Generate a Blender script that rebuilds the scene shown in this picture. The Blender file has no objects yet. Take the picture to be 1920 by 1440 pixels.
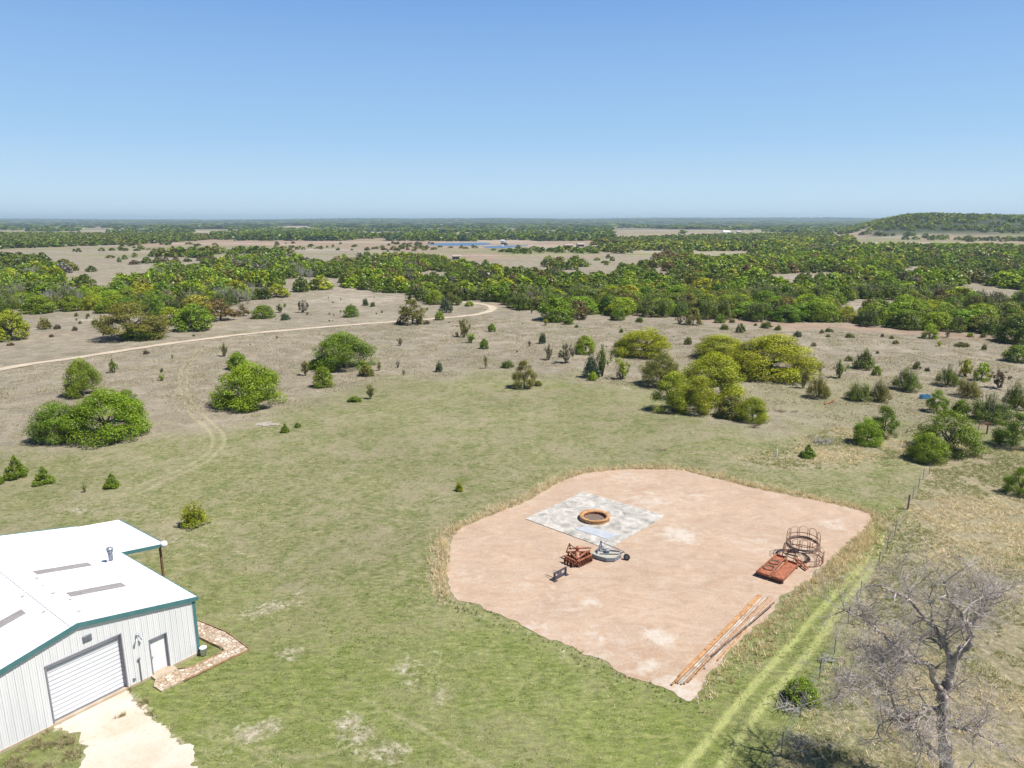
import bpy, math, random
import numpy as np
from mathutils import Vector, Matrix

# ------------------------------------------------------------------ camera, world, sun, exposure
H_CAM = 24.0
PITCH = math.radians(13.0)
FPX = 1333.0                       # focal length in photo pixels (photo 1920 px wide)
sc = bpy.context.scene
COL = sc.collection
cam_d = bpy.data.cameras.new("camera")
cam_d.sensor_width = 36.0
cam_d.lens = FPX / 1920.0 * 36.0
cam_d.clip_start = 0.5
cam_d.clip_end = 60000.0
cam = bpy.data.objects.new("camera", cam_d)
COL.objects.link(cam)
cam.location = (0, 0, H_CAM)
cam.rotation_euler = (math.radians(90) - PITCH, 0, 0)
sc.camera = cam

SUN_EL = math.radians(60.0)
to_sun_h = Vector((0.955, -0.295, 0)).normalized()
to_sun = Vector((to_sun_h.x * math.cos(SUN_EL), to_sun_h.y * math.cos(SUN_EL), math.sin(SUN_EL)))
world = bpy.data.worlds.new("World")
sc.world = world
world.use_nodes = True
wn = world.node_tree.nodes
wl = world.node_tree.links
wn.clear()
sky = wn.new("ShaderNodeTexSky")
sky.sky_type = 'NISHITA'
sky.sun_disc = False
sky.sun_elevation = SUN_EL
sky.sun_rotation = math.atan2(to_sun_h.x, to_sun_h.y)
sky.altitude = 300
sky.air_density = 1.0
sky.dust_density = 0.0
sky.ozone_density = 4.0
bg = wn.new("ShaderNodeBackground")
bg.inputs['Strength'].default_value = 0.118
wo = wn.new("ShaderNodeOutputWorld")
# clear sky: physical sky overhead, pale blue gradient towards the horizon
tcw = wn.new("ShaderNodeTexCoord"); sepw = wn.new("ShaderNodeSeparateXYZ"); wl.new(tcw.outputs['Generated'], sepw.inputs[0])
grad = wn.new("ShaderNodeValToRGB"); ge = grad.color_ramp.elements
ge[0].position = 0.0; ge[0].color = (3.3, 4.3, 5.3, 1); ge[1].position = 1.0; ge[1].color = (0.10, 0.25, 0.65, 1)
for p_, c_ in ((0.04, (2.9, 4.1, 5.25)), (0.10, (2.1, 3.45, 5.1)), (0.18, (1.6, 2.9, 4.85)), (0.27, (1.05, 2.2, 4.45)), (0.34, (0.5, 1.2, 2.7)), (0.55, (0.2, 0.5, 1.2))):
    e_ = ge.new(p_); e_.color = (*c_, 1)
wl.new(sepw.outputs['Z'], grad.inputs['Fac'])
mxw = wn.new("ShaderNodeMix"); mxw.data_type = 'RGBA'; mxw.clamp_factor = True; mxw.inputs[0].default_value = 0.9
wl.new(sky.outputs['Color'], mxw.inputs[6]); wl.new(grad.outputs['Color'], mxw.inputs[7])
wl.new(mxw.outputs[2], bg.inputs['Color'])
wl.new(bg.outputs['Background'], wo.inputs['Surface'])

sun_d = bpy.data.lights.new("sun", 'SUN')
sun_d.energy = 5.0
sun_d.angle = math.radians(0.53)
sun_d.color = (1.0, 0.955, 0.89)
sun_o = bpy.data.objects.new("sun", sun_d)
COL.objects.link(sun_o)
sun_o.location = (60, -20, 120)
sun_o.rotation_euler = to_sun.to_track_quat('Z', 'Y').to_euler()

sc.view_settings.view_transform = 'Standard'
sc.view_settings.look = 'None'
sc.view_settings.exposure = 0.56
sc.view_settings.gamma = 1.0
sc.cycles.volume_bounces = 0
sc.cycles.max_bounces = 6
sc.cycles.diffuse_bounces = 3
sc.cycles.transparent_max_bounces = 6

# ------------------------------------------------------------------ geometry of the place
SP, CP = math.sin(PITCH), math.cos(PITCH)

def G(x, y, h=0.0):
    """ground (or height h) point seen at a photo position"""
    u = (x - 960) / FPX
    v = (y - 720) / FPX
    d = SP + v * CP
    w = CP - v * SP
    k = (H_CAM - h) / d
    return Vector((u * k, w * k, h))

def at(x, y, Y):
    """point seen at a photo position standing in the vertical plane Y"""
    u = (x - 960) / FPX
    v = (y - 720) / FPX
    w = CP - v * SP
    k = Y / w
    return Vector((u * k, Y, H_CAM - k * (SP + v * CP)))

def depth(p):
    return p.y * CP + (H_CAM - p.z) * SP

def ss(t):
    t = np.clip(t, 0, 1)
    return t * t * (3 - 2 * t)

def terrain(x, y):
    x = np.asarray(x, float); y = np.asarray(y, float)
    hill = 27.5 * ss((x / np.maximum(y, 1.0) - 0.43) / 0.125) * ss((y - 850) / 330) * (1 - ss((y - 1700) / 600)) * (y > 100)
    hill = hill * (1 + 0.06 * np.sin(x / 47.0) + 0.05 * np.sin(x / 103.0 + 1.0) + 0.04 * np.sin(y / 71.0))
    far = ss((y - 3600) / 4200)
    ridge = 29.0 + 7.5 * np.sin(x / 1900.0 + 0.6) + 5.0 * np.sin(x / 640.0 + y / 2100.0) + 2.5 * np.sin(x / 260.0 + 2.0)
    roll = 0.9 * np.sin(x / 170.0 + 1.0) * np.sin(y / 210.0) * ss((y - 420) / 500)
    return hill * 1.0 + far * ridge + roll - 0.0

rng = np.random.default_rng(7)
random.seed(7)

# value noise on numpy arrays (world space)
_perm = np.random.default_rng(3).random((256, 256))
def vnoise(x, y, s):
    x = np.asarray(x) / s; y = np.asarray(y) / s
    xi = np.floor(x).astype(int); yi = np.floor(y).astype(int)
    fx = x - xi; fy = y - yi
    fx = fx * fx * (3 - 2 * fx); fy = fy * fy * (3 - 2 * fy)
    a = _perm[xi % 256, yi % 256]; b = _perm[(xi + 1) % 256, yi % 256]
    c = _perm[xi % 256, (yi + 1) % 256]; d = _perm[(xi + 1) % 256, (yi + 1) % 256]
    return (a * (1 - fx) + b * fx) * (1 - fy) + (c * (1 - fx) + d * fx) * fy

def fbm(x, y, s, o=4):
    r = 0; a = 0.5; t = 0
    for i in range(o):
        r = r + a * vnoise(np.asarray(x) + 31.7 * i, np.asarray(y) - 17.3 * i, s)
        t += a; a *= 0.55; s /= 2.1
    return r / t

# ------------------------------------------------------------------ mesh helpers
def np_mesh(name, V, F, mats=(), attrs=None, smooth=False, fattr=None):
    """V (n,3), F (m,k) with k = 3 or 4, or a list of faces"""
    me = bpy.data.meshes.new(name)
    if isinstance(F, np.ndarray):
        V = np.asarray(V, np.float32)
        m, k = F.shape
        me.vertices.add(len(V)); me.vertices.foreach_set('co', V.ravel())
        me.loops.add(m * k); me.loops.foreach_set('vertex_index', F.astype(np.int32).ravel())
        me.polygons.add(m)
        me.polygons.foreach_set('loop_start', np.arange(0, m * k, k, dtype=np.int32))
        me.polygons.foreach_set('loop_total', np.full(m, k, dtype=np.int32))
        if smooth:
            me.polygons.foreach_set('use_smooth', np.ones(m, bool))
        me.update(calc_edges=True)
    else:
        me.from_pydata([tuple(v) for v in V], [], F)
        if smooth:
            me.polygons.foreach_set('use_smooth', np.ones(len(F), bool))
        me.update()
    for mt in mats:
        me.materials.append(mt)
    for an, av in (attrs or {}).items():
        av = np.asarray(av, np.float32)
        if av.ndim == 1:
            a = me.attributes.new(an, 'FLOAT', 'POINT'); a.data.foreach_set('value', av)
        else:
            if av.shape[1] == 3:
                av = np.concatenate([av, np.ones((len(av), 1), np.float32)], 1)
            a = me.attributes.new(an, 'FLOAT_COLOR', 'POINT'); a.data.foreach_set('color', av.ravel())
    return me

def link(name, me, parent=None, loc=None, rot=None):
    o = bpy.data.objects.new(name, me)
    COL.objects.link(o)
    if parent is not None:
        o.parent = parent
    if loc is not None:
        o.location = loc
    if rot is not None:
        o.rotation_euler = (0, 0, rot) if not hasattr(rot, '__len__') else rot
    return o

def tag(o, label=None, cat=None, group=None, kind=None):
    if label: o['label'] = label
    if cat: o['category'] = cat
    if group: o['group'] = group
    if kind: o['kind'] = kind
    return o

def thing(name, label, cat, loc, rot=0.0, group=None):
    return tag(link(name, None, None, loc, rot), label, cat, group)

class MB:
    """collects shapes into ONE mesh"""
    def __init__(s): s.v = []; s.f = []
    def add(s, vs, fs):
        o = len(s.v); s.v += [tuple(v) for v in vs]; s.f += [tuple(i + o for i in f) for f in fs]
        return s
    def box(s, c, d, ax=None, bev=0.0):
        c = Vector(c); X, Y, Z = ax or (Vector((1, 0, 0)), Vector((0, 1, 0)), Vector((0, 0, 1)))
        hx, hy, hz = d[0] / 2, d[1] / 2, d[2] / 2
        if bev <= 0:
            vs = [c + X * (hx * a) + Y * (hy * b) + Z * (hz * e) for e in (-1, 1) for a, b in ((-1, -1), (1, -1), (1, 1), (-1, 1))]
            return s.add(vs, [(3, 2, 1, 0), (4, 5, 6, 7), (0, 1, 5, 4), (1, 2, 6, 5), (2, 3, 7, 6), (3, 0, 4, 7)])
        b = min(bev, hx * .9, hy * .9, hz * .9)
        vs = []; rings = []
        for (zz, ins) in ((-hz, b), (-hz + b, 0), (hz - b, 0), (hz, b)):
            x, y = hx - ins, hy - ins
            r = []
            for (a, e) in ((-x, -y + b), (-x + b, -y), (x - b, -y), (x, -y + b), (x, y - b), (x - b, y), (-x + b, y), (-x, y - b)):
                r.append(len(vs)); vs.append(c + X * a + Y * e + Z * zz)
            rings.append(r)
        fs = [tuple(reversed(rings[0])), tuple(rings[3])]
        for i in range(3):
            for k in range(8):
                fs.append((rings[i][k], rings[i][(k + 1) % 8], rings[i + 1][(k + 1) % 8], rings[i + 1][k]))
        return s.add(vs, fs)
    def bar(s, a, b, w, h=None, up=Vector((0, 0, 1))):
        a = Vector(a); b = Vector(b); Z = (b - a); L = Z.length; Z.normalize()
        X = up.cross(Z)
        if X.length < 1e-4: X = Vector((1, 0, 0))
        X.normalize(); Y = Z.cross(X)
        return s.box((a + b) / 2, (w, h or w, L), (X, Y, Z))
    def tube(s, pts, r, n=8, cap=True, closed=False):
        pts = [Vector(p) for p in pts]; m = len(pts)
        rs = r if hasattr(r, '__len__') else [r] * m
        vs = []; prev = None
        for i, p in enumerate(pts):
            if closed: t = pts[(i + 1) % m] - pts[i - 1]
            else: t = pts[min(i + 1, m - 1)] - pts[max(i - 1, 0)]
            t.normalize()
            if prev is None:
                x = t.cross(Vector((0, 0, 1)))
                if x.length < 0.05: x = t.cross(Vector((1, 0, 0)))
            else:
                x = prev - t * prev.dot(t)
            x.normalize(); prev = x; y = t.cross(x)
            for k in range(n):
                a = 2 * math.pi * k / n
                vs.append(p + (x * math.cos(a) + y * math.sin(a)) * rs[i])
        fs = []
        for i in range(m if closed else m - 1):
            j = (i + 1) % m
            for k in range(n):
                l = (k + 1) % n
                fs.append((i * n + k, i * n + l, j * n + l, j * n + k))
        if cap and not closed:
            fs.append(tuple(range(n))[::-1]); fs.append(tuple((m - 1) * n + k for k in range(n)))
        return s.add(vs, fs)
    def lathe(s, prof, c=(0, 0, 0), n=32, ax=None):
        """prof list of (r, z); closed when first == last"""
        c = Vector(c); X, Y, Z = ax or (Vector((1, 0, 0)), Vector((0, 1, 0)), Vector((0, 0, 1)))
        m = len(prof); vs = []
        for (r, z) in prof:
            for k in range(n):
                a = 2 * math.pi * k / n
                vs.append(c + X * (r * math.cos(a)) + Y * (r * math.sin(a)) + Z * z)
        fs = []
        for i in range(m - 1):
            for k in range(n):
                l = (k + 1) % n
                fs.append((i * n + k, i * n + l, (i + 1) * n + l, (i + 1) * n + k))
        return s.add(vs, fs)
    def prism(s, poly, z0, z1):
        n = len(poly)
        vs = [(p[0], p[1], z0) for p in poly] + [(p[0], p[1], z1) for p in poly]
        fs = [tuple(range(n))[::-1], tuple(range(n, 2 * n))] + [(k, (k + 1) % n, n + (k + 1) % n, n + k) for k in range(n)]
        return s.add(vs, fs)
    def build(s, name, mat, parent=None, smooth=False, loc=None, rot=None):
        me = np_mesh(name, s.v, s.f, [mat], smooth=smooth)
        return link(name, me, parent, loc, rot)

# ------------------------------------------------------------------ materials
def mat(name):
    m = bpy.data.materials.new(name); m.use_nodes = True
    nt = m.node_tree; b = nt.nodes['Principled BSDF']
    return m, nt, b

def N(nt, typ, **kw):
    n = nt.nodes.new(typ)
    for k, v in kw.items():
        if k.startswith('i_'):
            n.inputs[k[2:].replace('_', ' ')].default_value = v
        else:
            setattr(n, k, v)
    return n

def noise(nt, scale, detail=4, rough=0.55, coord='Object', stretch=None, dist=0.0):
    tc = N(nt, 'ShaderNodeTexCoord')
    src = tc.outputs[coord]
    if stretch:
        mp = N(nt, 'ShaderNodeMapping'); mp.inputs['Scale'].default_value = stretch
        nt.links.new(src, mp.inputs['Vector']); src = mp.outputs['Vector']
    n = N(nt, 'ShaderNodeTexNoise'); n.inputs['Scale'].default_value = scale
    n.inputs['Detail'].default_value = detail; n.inputs['Roughness'].default_value = rough
    n.inputs['Distortion'].default_value = dist
    nt.links.new(src, n.inputs['Vector'])
    return n.outputs['Fac']

def ramp(nt, fac, stops, interp='LINEAR'):
    r = N(nt, 'ShaderNodeValToRGB'); r.color_ramp.interpolation = interp
    e = r.color_ramp.elements
    while len(e) > 1: e.remove(e[-1])
    e[0].position = stops[0][0]; c = stops[0][1]; e[0].color = (*c, 1) if hasattr(c, '__len__') else (c, c, c, 1)
    for p, c in stops[1:]:
        x = e.new(p); x.color = (*c, 1) if hasattr(c, '__len__') else (c, c, c, 1)
    nt.links.new(fac, r.inputs['Fac'])
    return r.outputs['Color']

def mix(nt, a, b, f, mode='MIX'):
    m = N(nt, 'ShaderNodeMix', data_type='RGBA', blend_type=mode)
    m.clamp_factor = True
    for s, v in ((m.inputs[0], f), (m.inputs[6], a), (m.inputs[7], b)):
        if isinstance(v, bpy.types.NodeSocket): nt.links.new(v, s)
        elif hasattr(v, '__len__'): s.default_value = (*v[:3], 1)
        else: s.default_value = v
    return m.outputs[2]

def mth(nt, op, a, b=0.0, c=None, clamp=False):
    m = N(nt, 'ShaderNodeMath', operation=op); m.use_clamp = clamp
    for i, v in enumerate((a, b) if c is None else (a, b, c)):
        if isinstance(v, bpy.types.NodeSocket): nt.links.new(v, m.inputs[i])
        else: m.inputs[i].default_value = v
    return m.outputs[0]

def attr(nt, name, out='Fac'):
    a = N(nt, 'ShaderNodeAttribute'); a.attribute_name = name
    return a.outputs[out]

def bump(nt, bsdf, h, strength=0.3, dist=0.05):
    b = N(nt, 'ShaderNodeBump'); b.inputs['Strength'].default_value = strength; b.inputs['Distance'].default_value = dist
    nt.links.new(h, b.inputs['Height']); nt.links.new(b.outputs['Normal'], bsdf.inputs['Normal'])

def simple(name, c1, c2=None, scale=3.0, rough=0.7, metal=0.0, bs=0.0, stretch=None, spec=0.4, lo=0.35, hi=0.65):
    m, nt, b = mat(name)
    if c2 is None: c2 = tuple(v * 0.8 for v in c1)
    n = noise(nt, scale, 5, 0.6, stretch=stretch)
    nt.links.new(ramp(nt, n, [(lo, c1), (hi, c2)]), b.inputs['Base Color'])
    b.inputs['Roughness'].default_value = rough; b.inputs['Metallic'].default_value = metal
    b.inputs['Specular IOR Level'].default_value = spec
    if bs: bump(nt, b, noise(nt, scale * 6, 4), bs, 0.02)
    return m

def rust(name, base, dark, light, scale=4.0):
    m, nt, b = mat(name)
    n1 = noise(nt, scale, 6, 0.65); n2 = noise(nt, scale * 5, 4, 0.6)
    c = ramp(nt, n1, [(0.32, dark), (0.5, base), (0.68, light)])
    c = mix(nt, c, dark, mth(nt, 'MULTIPLY', ramp(nt, n2, [(0.5, 0.0), (0.75, 1.0)]), 0.55))
    nt.links.new(c, b.inputs['Base Color'])
    b.inputs['Roughness'].default_value = 0.85; b.inputs['Specular IOR Level'].default_value = 0.25
    bump(nt, b, n2, 0.3, 0.01)
    return m

M = {}
M['roof'] = simple('roof_metal', (0.76, 0.77, 0.79), (0.70, 0.71, 0.73), 0.5, 0.42, 0.0, stretch=(0.25, 1.6, 1), spec=0.5)
M['wall'] = simple('wall_metal', (0.70, 0.70, 0.71), (0.64, 0.645, 0.655), 0.7, 0.5, stretch=(3, 3, 0.3))
M['teal'] = simple('teal_trim', (0.055, 0.155, 0.165), (0.075, 0.18, 0.185), 2.0, 0.45)
M['brown_trim'] = simple('brown_trim', (0.20, 0.19, 0.22), (0.25, 0.24, 0.27), 2.0, 0.5)
M['door_white'] = simple('door_white', (0.72, 0.73, 0.75), (0.67, 0.68, 0.71), 1.2, 0.45)
M['white'] = simple('white_paint', (0.78, 0.78, 0.79), (0.70, 0.70, 0.71), 3.0, 0.5)
M['grey'] = simple('grey_metal', (0.22, 0.24, 0.28), (0.30, 0.32, 0.36), 6.0, 0.45, 0.5)
M['skylight'] = simple('skylight_panel', (0.33, 0.31, 0.30), (0.24, 0.22, 0.22), 3.0, 0.4, stretch=(0.4, 3, 1))
M['concrete'] = simple('foundation', (0.45, 0.38, 0.29), (0.36, 0.29, 0.21), 2.0, 0.9, bs=0.2)
M['rust'] = rust('rust', (0.20, 0.075, 0.04), (0.07, 0.03, 0.022), (0.32, 0.14, 0.075))
M['rust_red'] = rust('rust_red', (0.32, 0.115, 0.062), (0.15, 0.055, 0.034), (0.42, 0.185, 0.11))
M['rust_orange'] = rust('rust_orange', (0.44, 0.24, 0.11), (0.22, 0.11, 0.05), (0.54, 0.35, 0.20))
M['rust_tan'] = rust('rust_tan', (0.40, 0.24, 0.14), (0.22, 0.11, 0.06), (0.52, 0.36, 0.24))
M['pale_pipe'] = rust('pale_pipe', (0.42, 0.36, 0.30), (0.26, 0.17, 0.11), (0.58, 0.53, 0.48), 1.5)
M['dark_pipe'] = rust('dark_pipe', (0.16, 0.12, 0.10), (0.08, 0.06, 0.05), (0.26, 0.19, 0.15))
M['steel'] = simple('galvanised_steel', (0.17, 0.19, 0.24), (0.27, 0.29, 0.33), 5.0, 0.55, 0.2)
M['deck'] = simple('deck_grey', (0.33, 0.34, 0.34), (0.42, 0.38, 0.28), 1.8, 0.7, 0.0)
M['black'] = simple('black_steel', (0.045, 0.04, 0.055), (0.10, 0.09, 0.11), 5.0, 0.5, 0.2)
M['rubber'] = simple('rubber', (0.03, 0.03, 0.032), (0.05, 0.05, 0.05), 8.0, 0.8)
M['oxide'] = simple('oxide_brown', (0.12, 0.055, 0.035), (0.18, 0.08, 0.05), 4.0, 0.7)
M['blue'] = simple('blue_plastic', (0.06, 0.22, 0.42), (0.09, 0.28, 0.48), 3.0, 0.4)
M['bark'] = simple('bark', (0.10, 0.082, 0.068), (0.19, 0.165, 0.145), 4.0, 0.9, stretch=(1, 1, 0.3))
M['deadwood'] = simple('dead_bark', (0.12, 0.095, 0.08), (0.52, 0.46, 0.41), 3.0, 0.9, stretch=(1, 1, 0.35), bs=0.4)
M['twig'] = simple('dead_twig', (0.24, 0.20, 0.18), (0.52, 0.465, 0.43), 0.9, 0.9)
M['silver'] = simple('weathered_stump', (0.30, 0.29, 0.30), (0.52, 0.51, 0.52), 5.0, 0.85, stretch=(2, 2, 0.3), bs=0.5)
M['greytwig'] = simple('grey_twig', (0.25, 0.24, 0.22), (0.38, 0.36, 0.33), 0.6, 0.9)

# foliage: object colour x clump tone
def foliage_mat():
    m = bpy.data.materials.new('foliage'); m.use_nodes = True
    nt = m.node_tree; nt.nodes.clear()
    oi = N(nt, 'ShaderNodeObjectInfo')
    c = mix(nt, oi.outputs['Color'], attr(nt, 'tone', 'Color'), 1.0, 'MULTIPLY')
    d = N(nt, 'ShaderNodeBsdfDiffuse'); t = N(nt, 'ShaderNodeBsdfTranslucent')
    g = N(nt, 'ShaderNodeBsdfGlossy'); g.inputs['Roughness'].default_value = 0.45
    g.inputs['Color'].default_value = (0.8, 0.85, 0.8, 1)
    nt.links.new(c, d.inputs['Color'])
    tc = mix(nt, c, (1.25, 1.15, 0.45), 1.0, 'MULTIPLY')
    nt.links.new(tc, t.inputs['Color'])
    ms = N(nt, 'ShaderNodeMixShader'); ms.inputs[0].default_value = 0.24
    nt.links.new(d.outputs[0], ms.inputs[1]); nt.links.new(t.outputs[0], ms.inputs[2])
    m2 = N(nt, 'ShaderNodeMixShader'); m2.inputs[0].default_value = 0.03
    nt.links.new(ms.outputs[0], m2.inputs[1]); nt.links.new(g.outputs[0], m2.inputs[2])
    o = N(nt, 'ShaderNodeOutputMaterial'); nt.links.new(m2.outputs[0], o.inputs['Surface'])
    return m
M['foliage'] = foliage_mat()

# ------------------------------------------------------------------ the ground, one sheet to the horizon
def sdist(poly, x, y):
    """signed distance to polygon (negative inside), numpy"""
    P = np.array([(p[0], p[1]) for p in poly], float)
    d = np.full(x.shape, 1e18); inside = np.zeros(x.shape, bool)
    n = len(P)
    for i in range(n):
        a = P[i]; b = P[(i + 1) % n]
        ex, ey = b - a
        wx = x - a[0]; wy = y - a[1]
        t = np.clip((wx * ex + wy * ey) / (ex * ex + ey * ey + 1e-12), 0, 1)
        dx = wx - ex * t; dy = wy - ey * t
        d = np.minimum(d, dx * dx + dy * dy)
        c = (a[1] <= y) != (b[1] <= y)
        with np.errstate(divide='ignore', invalid='ignore'):
            xi = a[0] + (y - a[1]) * ex / (ey if abs(ey) > 1e-12 else 1e-12)
        inside ^= c & (x < xi)
    d = np.sqrt(d)
    return np.where(inside, -d, d)

def ldist(line, x, y):
    P = np.array([(p[0], p[1]) for p in line], float)
    d = np.full(x.shape, 1e18)
    for i in range(len(P) - 1):
        a = P[i]; e = P[i + 1] - a
        wx = x - a[0]; wy = y - a[1]
        t = np.clip((wx * e[0] + wy * e[1]) / (e @ e + 1e-12), 0, 1)
        dx = wx - e[0] * t; dy = wy - e[1] * t
        d = np.minimum(d, dx * dx + dy * dy)
    return np.sqrt(d)

def gp(pts): return [G(*p) for p in pts]

def smooth_line(pts, n=8, closed=False):
    """Catmull-Rom through 2D/3D points"""
    pts = [Vector(p) for p in pts]; out = []; m = len(pts)
    rngi = range(m if closed else m - 1)
    for i in rngi:
        if closed: p0, p1, p2, p3 = pts[i - 1], pts[i], pts[(i + 1) % m], pts[(i + 2) % m]
        else: p0, p1, p2, p3 = pts[max(i - 1, 0)], pts[i], pts[i + 1], pts[min(i + 2, m - 1)]
        for k in range(n):
            t = k / n
            out.append(0.5 * ((2 * p1) + (p2 - p0) * t + (2 * p0 - 5 * p1 + 4 * p2 - p3) * t * t + (3 * p1 - p0 - 3 * p2 + p3) * t ** 3))
    if not closed: out.append(pts[-1])
    return out

PAD = gp([(843, 1118), (838, 1060), (848, 1005), (900, 975), (975, 945), (1050, 905), (1100, 888), (1180, 881), (1270, 882), (1350, 899),
          (1420, 917), (1500, 932), (1570, 948), (1633, 967), (1612, 1000), (1565, 1040), (1525, 1078), (1478, 1112), (1445, 1150), (1405, 1185),
          (1372, 1220), (1335, 1260), (1312, 1290), (1290, 1314), (1262, 1300), (1230, 1285), (1180, 1265), (1120, 1235), (1050, 1205), (960, 1165), (885, 1132)])
PAD_S = smooth_line(PAD, 10, True)
ROAD = smooth_line(gp([(-420, 800), (-200, 740), (0, 693), (150, 670), (330, 643), (480, 625), (640, 611), (760, 602), (860, 594), (905, 588), (924, 580), (918, 574), (890, 569), (862, 567)]), 8)
ROAD2 = smooth_line(gp([(862, 567), (820, 563), (780, 558), (720, 552), (660, 545), (622, 536), (612, 527)]), 6)
TRK1 = smooth_line(gp([(370, 655), (345, 685), (336, 715), (342, 745), (360, 780), (385, 800), (398, 820), (393, 845), (360, 870), (300, 895), (240, 915)]), 6)
TRK2 = smooth_line(gp([(385, 652), (358, 682), (350, 715), (356, 745), (378, 775), (403, 798), (420, 818), (415, 840), (380, 870), (330, 893), (260, 925)]), 6)
TRK3 = smooth_line(gp([(1636, 975), (1636, 1010), (1615, 1060), (1560, 1120), (1480, 1210), (1400, 1300), (1310, 1410), (1250, 1480)]), 6)
TRK4 = smooth_line(gp([(1650, 985), (1650, 1030), (1625, 1080), (1575, 1140), (1520, 1220), (1440, 1310), (1370, 1410), (1320, 1490)]), 6)
DRIVE = gp([(100, 1362), (150, 1335), (238, 1290), (262, 1320), (285, 1345), (320, 1378), (350, 1405), (365, 1440), (375, 1520), (130, 1520), (150, 1440), (165, 1400), (150, 1375), (120, 1368)])
DRIVE_S = smooth_line(DRIVE, 6, True)

def build_ground():
    rad = [6.0]
    while rad[-1] < 26000: rad.append(rad[-1] * (1.0058 if rad[-1] < 260 else (1.010 if rad[-1] < 3000 else 1.03)))
    rad = np.array(rad)
    th = np.concatenate([np.arange(-52, 52, 0.16), np.arange(52, 308, 4.0)])
    th = np.radians(th)
    R, T = np.meshgrid(rad, th, indexing='ij')
    x = (R * np.sin(T)).ravel(); y = (R * np.cos(T)).ravel()
    nr, nt_ = R.shape
    z = terrain(x, y)
    near = y < 140
    z = z + np.where((y > 0) & near, (fbm(x, y, 2.0, 3) - 0.5) * 0.10 * ss((np.minimum(sdist(PAD, x, y), sdist(DRIVE, x, y)) - .2) / 2.0), 0)
    # keep the sheet low under the pad, the drive and the building
    V = np.stack([x, y, z], 1)
    front = (y > 5) & (np.abs(x) < y * 1.3 + 5)
    n = len(x)
    green = np.zeros(n); straw = np.zeros(n); pale = np.zeros(n); lush = np.zeros(n); wood = np.zeros(n); pink = np.zeros(n)
    a = front & (y < 420)
    xa, ya = x[a], y[a]
    # warped coordinates for ragged borders
    w = 0.03 * ya
    xw = xa + (fbm(xa, ya, 9, 3) - 0.5) * 5 * (0.4 + w / 3); yw = ya + (fbm(xa + 90, ya - 40, 9, 3) - 0.5) * 8 * (0.4 + w / 3)
    GREEN = gp([(-900, 900), (-300, 870), (0, 835), (150, 850), (300, 815), (430, 795), (560, 765), (620, 735), (740, 715), (830, 708), (900, 692), (1000, 700), (1080, 712), (1200, 725),
                (1320, 785), (1430, 810), (1540, 800), (1620, 850), (1700, 862), (1830, 860), (2000, 850), (2400, 900), (2400, 1800), (-1200, 1800)])
    d = sdist(GREEN, xw, yw)
    g = ss(0.5 - d / (9 + 0.12 * ya))
    GR2 = gp([(1380, 700), (1500, 690), (1700, 700), (1900, 760), (2100, 780), (2100, 900), (1600, 900), (1420, 800)])
    g = np.maximum(g, 0.45 * ss(0.5 - sdist(GR2, xw, yw) / 9))
    g = g * (0.72 + 0.5 * (fbm(xa, ya, 14, 4) - 0.3))
    # right field beyond the fence is straw with green
    FR = gp([(1633, 967), (1700, 955), (1745, 870), (1500, 880), (1380, 860), (1300, 850), (1560, 800), (1800, 850), (2300, 850), (2500, 1800), (1400, 1800), (1480, 1400), (1560, 1230)])
    s_ = ss(0.5 - sdist(FR, xw, yw) / 5) * (0.35 + 0.9 * fbm(xa, ya, 4, 4))
    FR2 = gp([(1770, 1180), (1850, 1150), (1960, 1180), (2060, 1300), (1980, 1420), (1900, 1330), (1850, 1280)])
    s_ = np.maximum(s_, 0.9 * ss(0.5 - sdist(FR2, xw, yw) / 2.0))
    # straw rim round the pad
    dp = sdist(PAD, xa, ya)
    rim = np.exp(-((dp - 0.5) / 0.9) ** 2)
    toward = ss((ya - 38) / 8)
    s_ = np.maximum(s_, rim * (0.25 + 0.65 * toward))
    # lush strip along the fence with mown wheel tracks
    L = smooth_line(gp([(1660, 960), (1655, 1010), (1630, 1060), (1585, 1120), (1510, 1210), (1430, 1310), (1350, 1420), (1300, 1500)]), 4)
    lu = 0.75 * np.exp(-(ldist(L, xw, yw) / 2.3) ** 2)
    L2 = gp([(1300, 1340), (1500, 1290), (1640, 1300), (1720, 1440), (1720, 1600), (1200, 1600), (1240, 1420)])
    lu = np.maximum(lu, 0.6 * ss(0.5 - sdist(L2, xw, yw) / 4))
    L3 = gp([(690, 1330), (740, 1345), (775, 1400), (760, 1430), (700, 1390)])
    lu = np.maximum(lu, 0.8 * ss(0.5 - sdist(L3, xw, yw) / 1.2))
    L4 = gp([(180, 1200), (520, 1050), (700, 1200), (760, 1330), (500, 1400), (330, 1360), (240, 1300)])
    lu = np.maximum(lu, 0.38 * ss(0.5 - sdist(L4, xw, yw) / 3))
    L5 = gp([(1090, 690), (1130, 700), (1080, 735), (1010, 730), (1020, 705)])
    lu = np.maximum(lu, 0.3 * ss(0.5 - sdist(L5, xw, yw) / 4))
    near_l = ss((56 - ya) / 25) * 0.68
    lu = np.maximum(lu, near_l * (0.6 + 0.8 * fbm(xa, ya, 7, 3)))
    for (lx, ly, r) in ((1645, 790, 5.5), (1745, 830, 6), (1790, 840, 5), (1890, 835, 7), (1600, 820, 3), (1500, 712, 4), (1640, 1010, 1.5)):
        c = G(lx, ly); lu = np.maximum(lu, 0.62 * np.exp(-(((xw - c.x) ** 2 + (yw - c.y) ** 2) / r ** 2)))
    # pale caliche / bare patches
    pl = np.zeros(len(xa))
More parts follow.
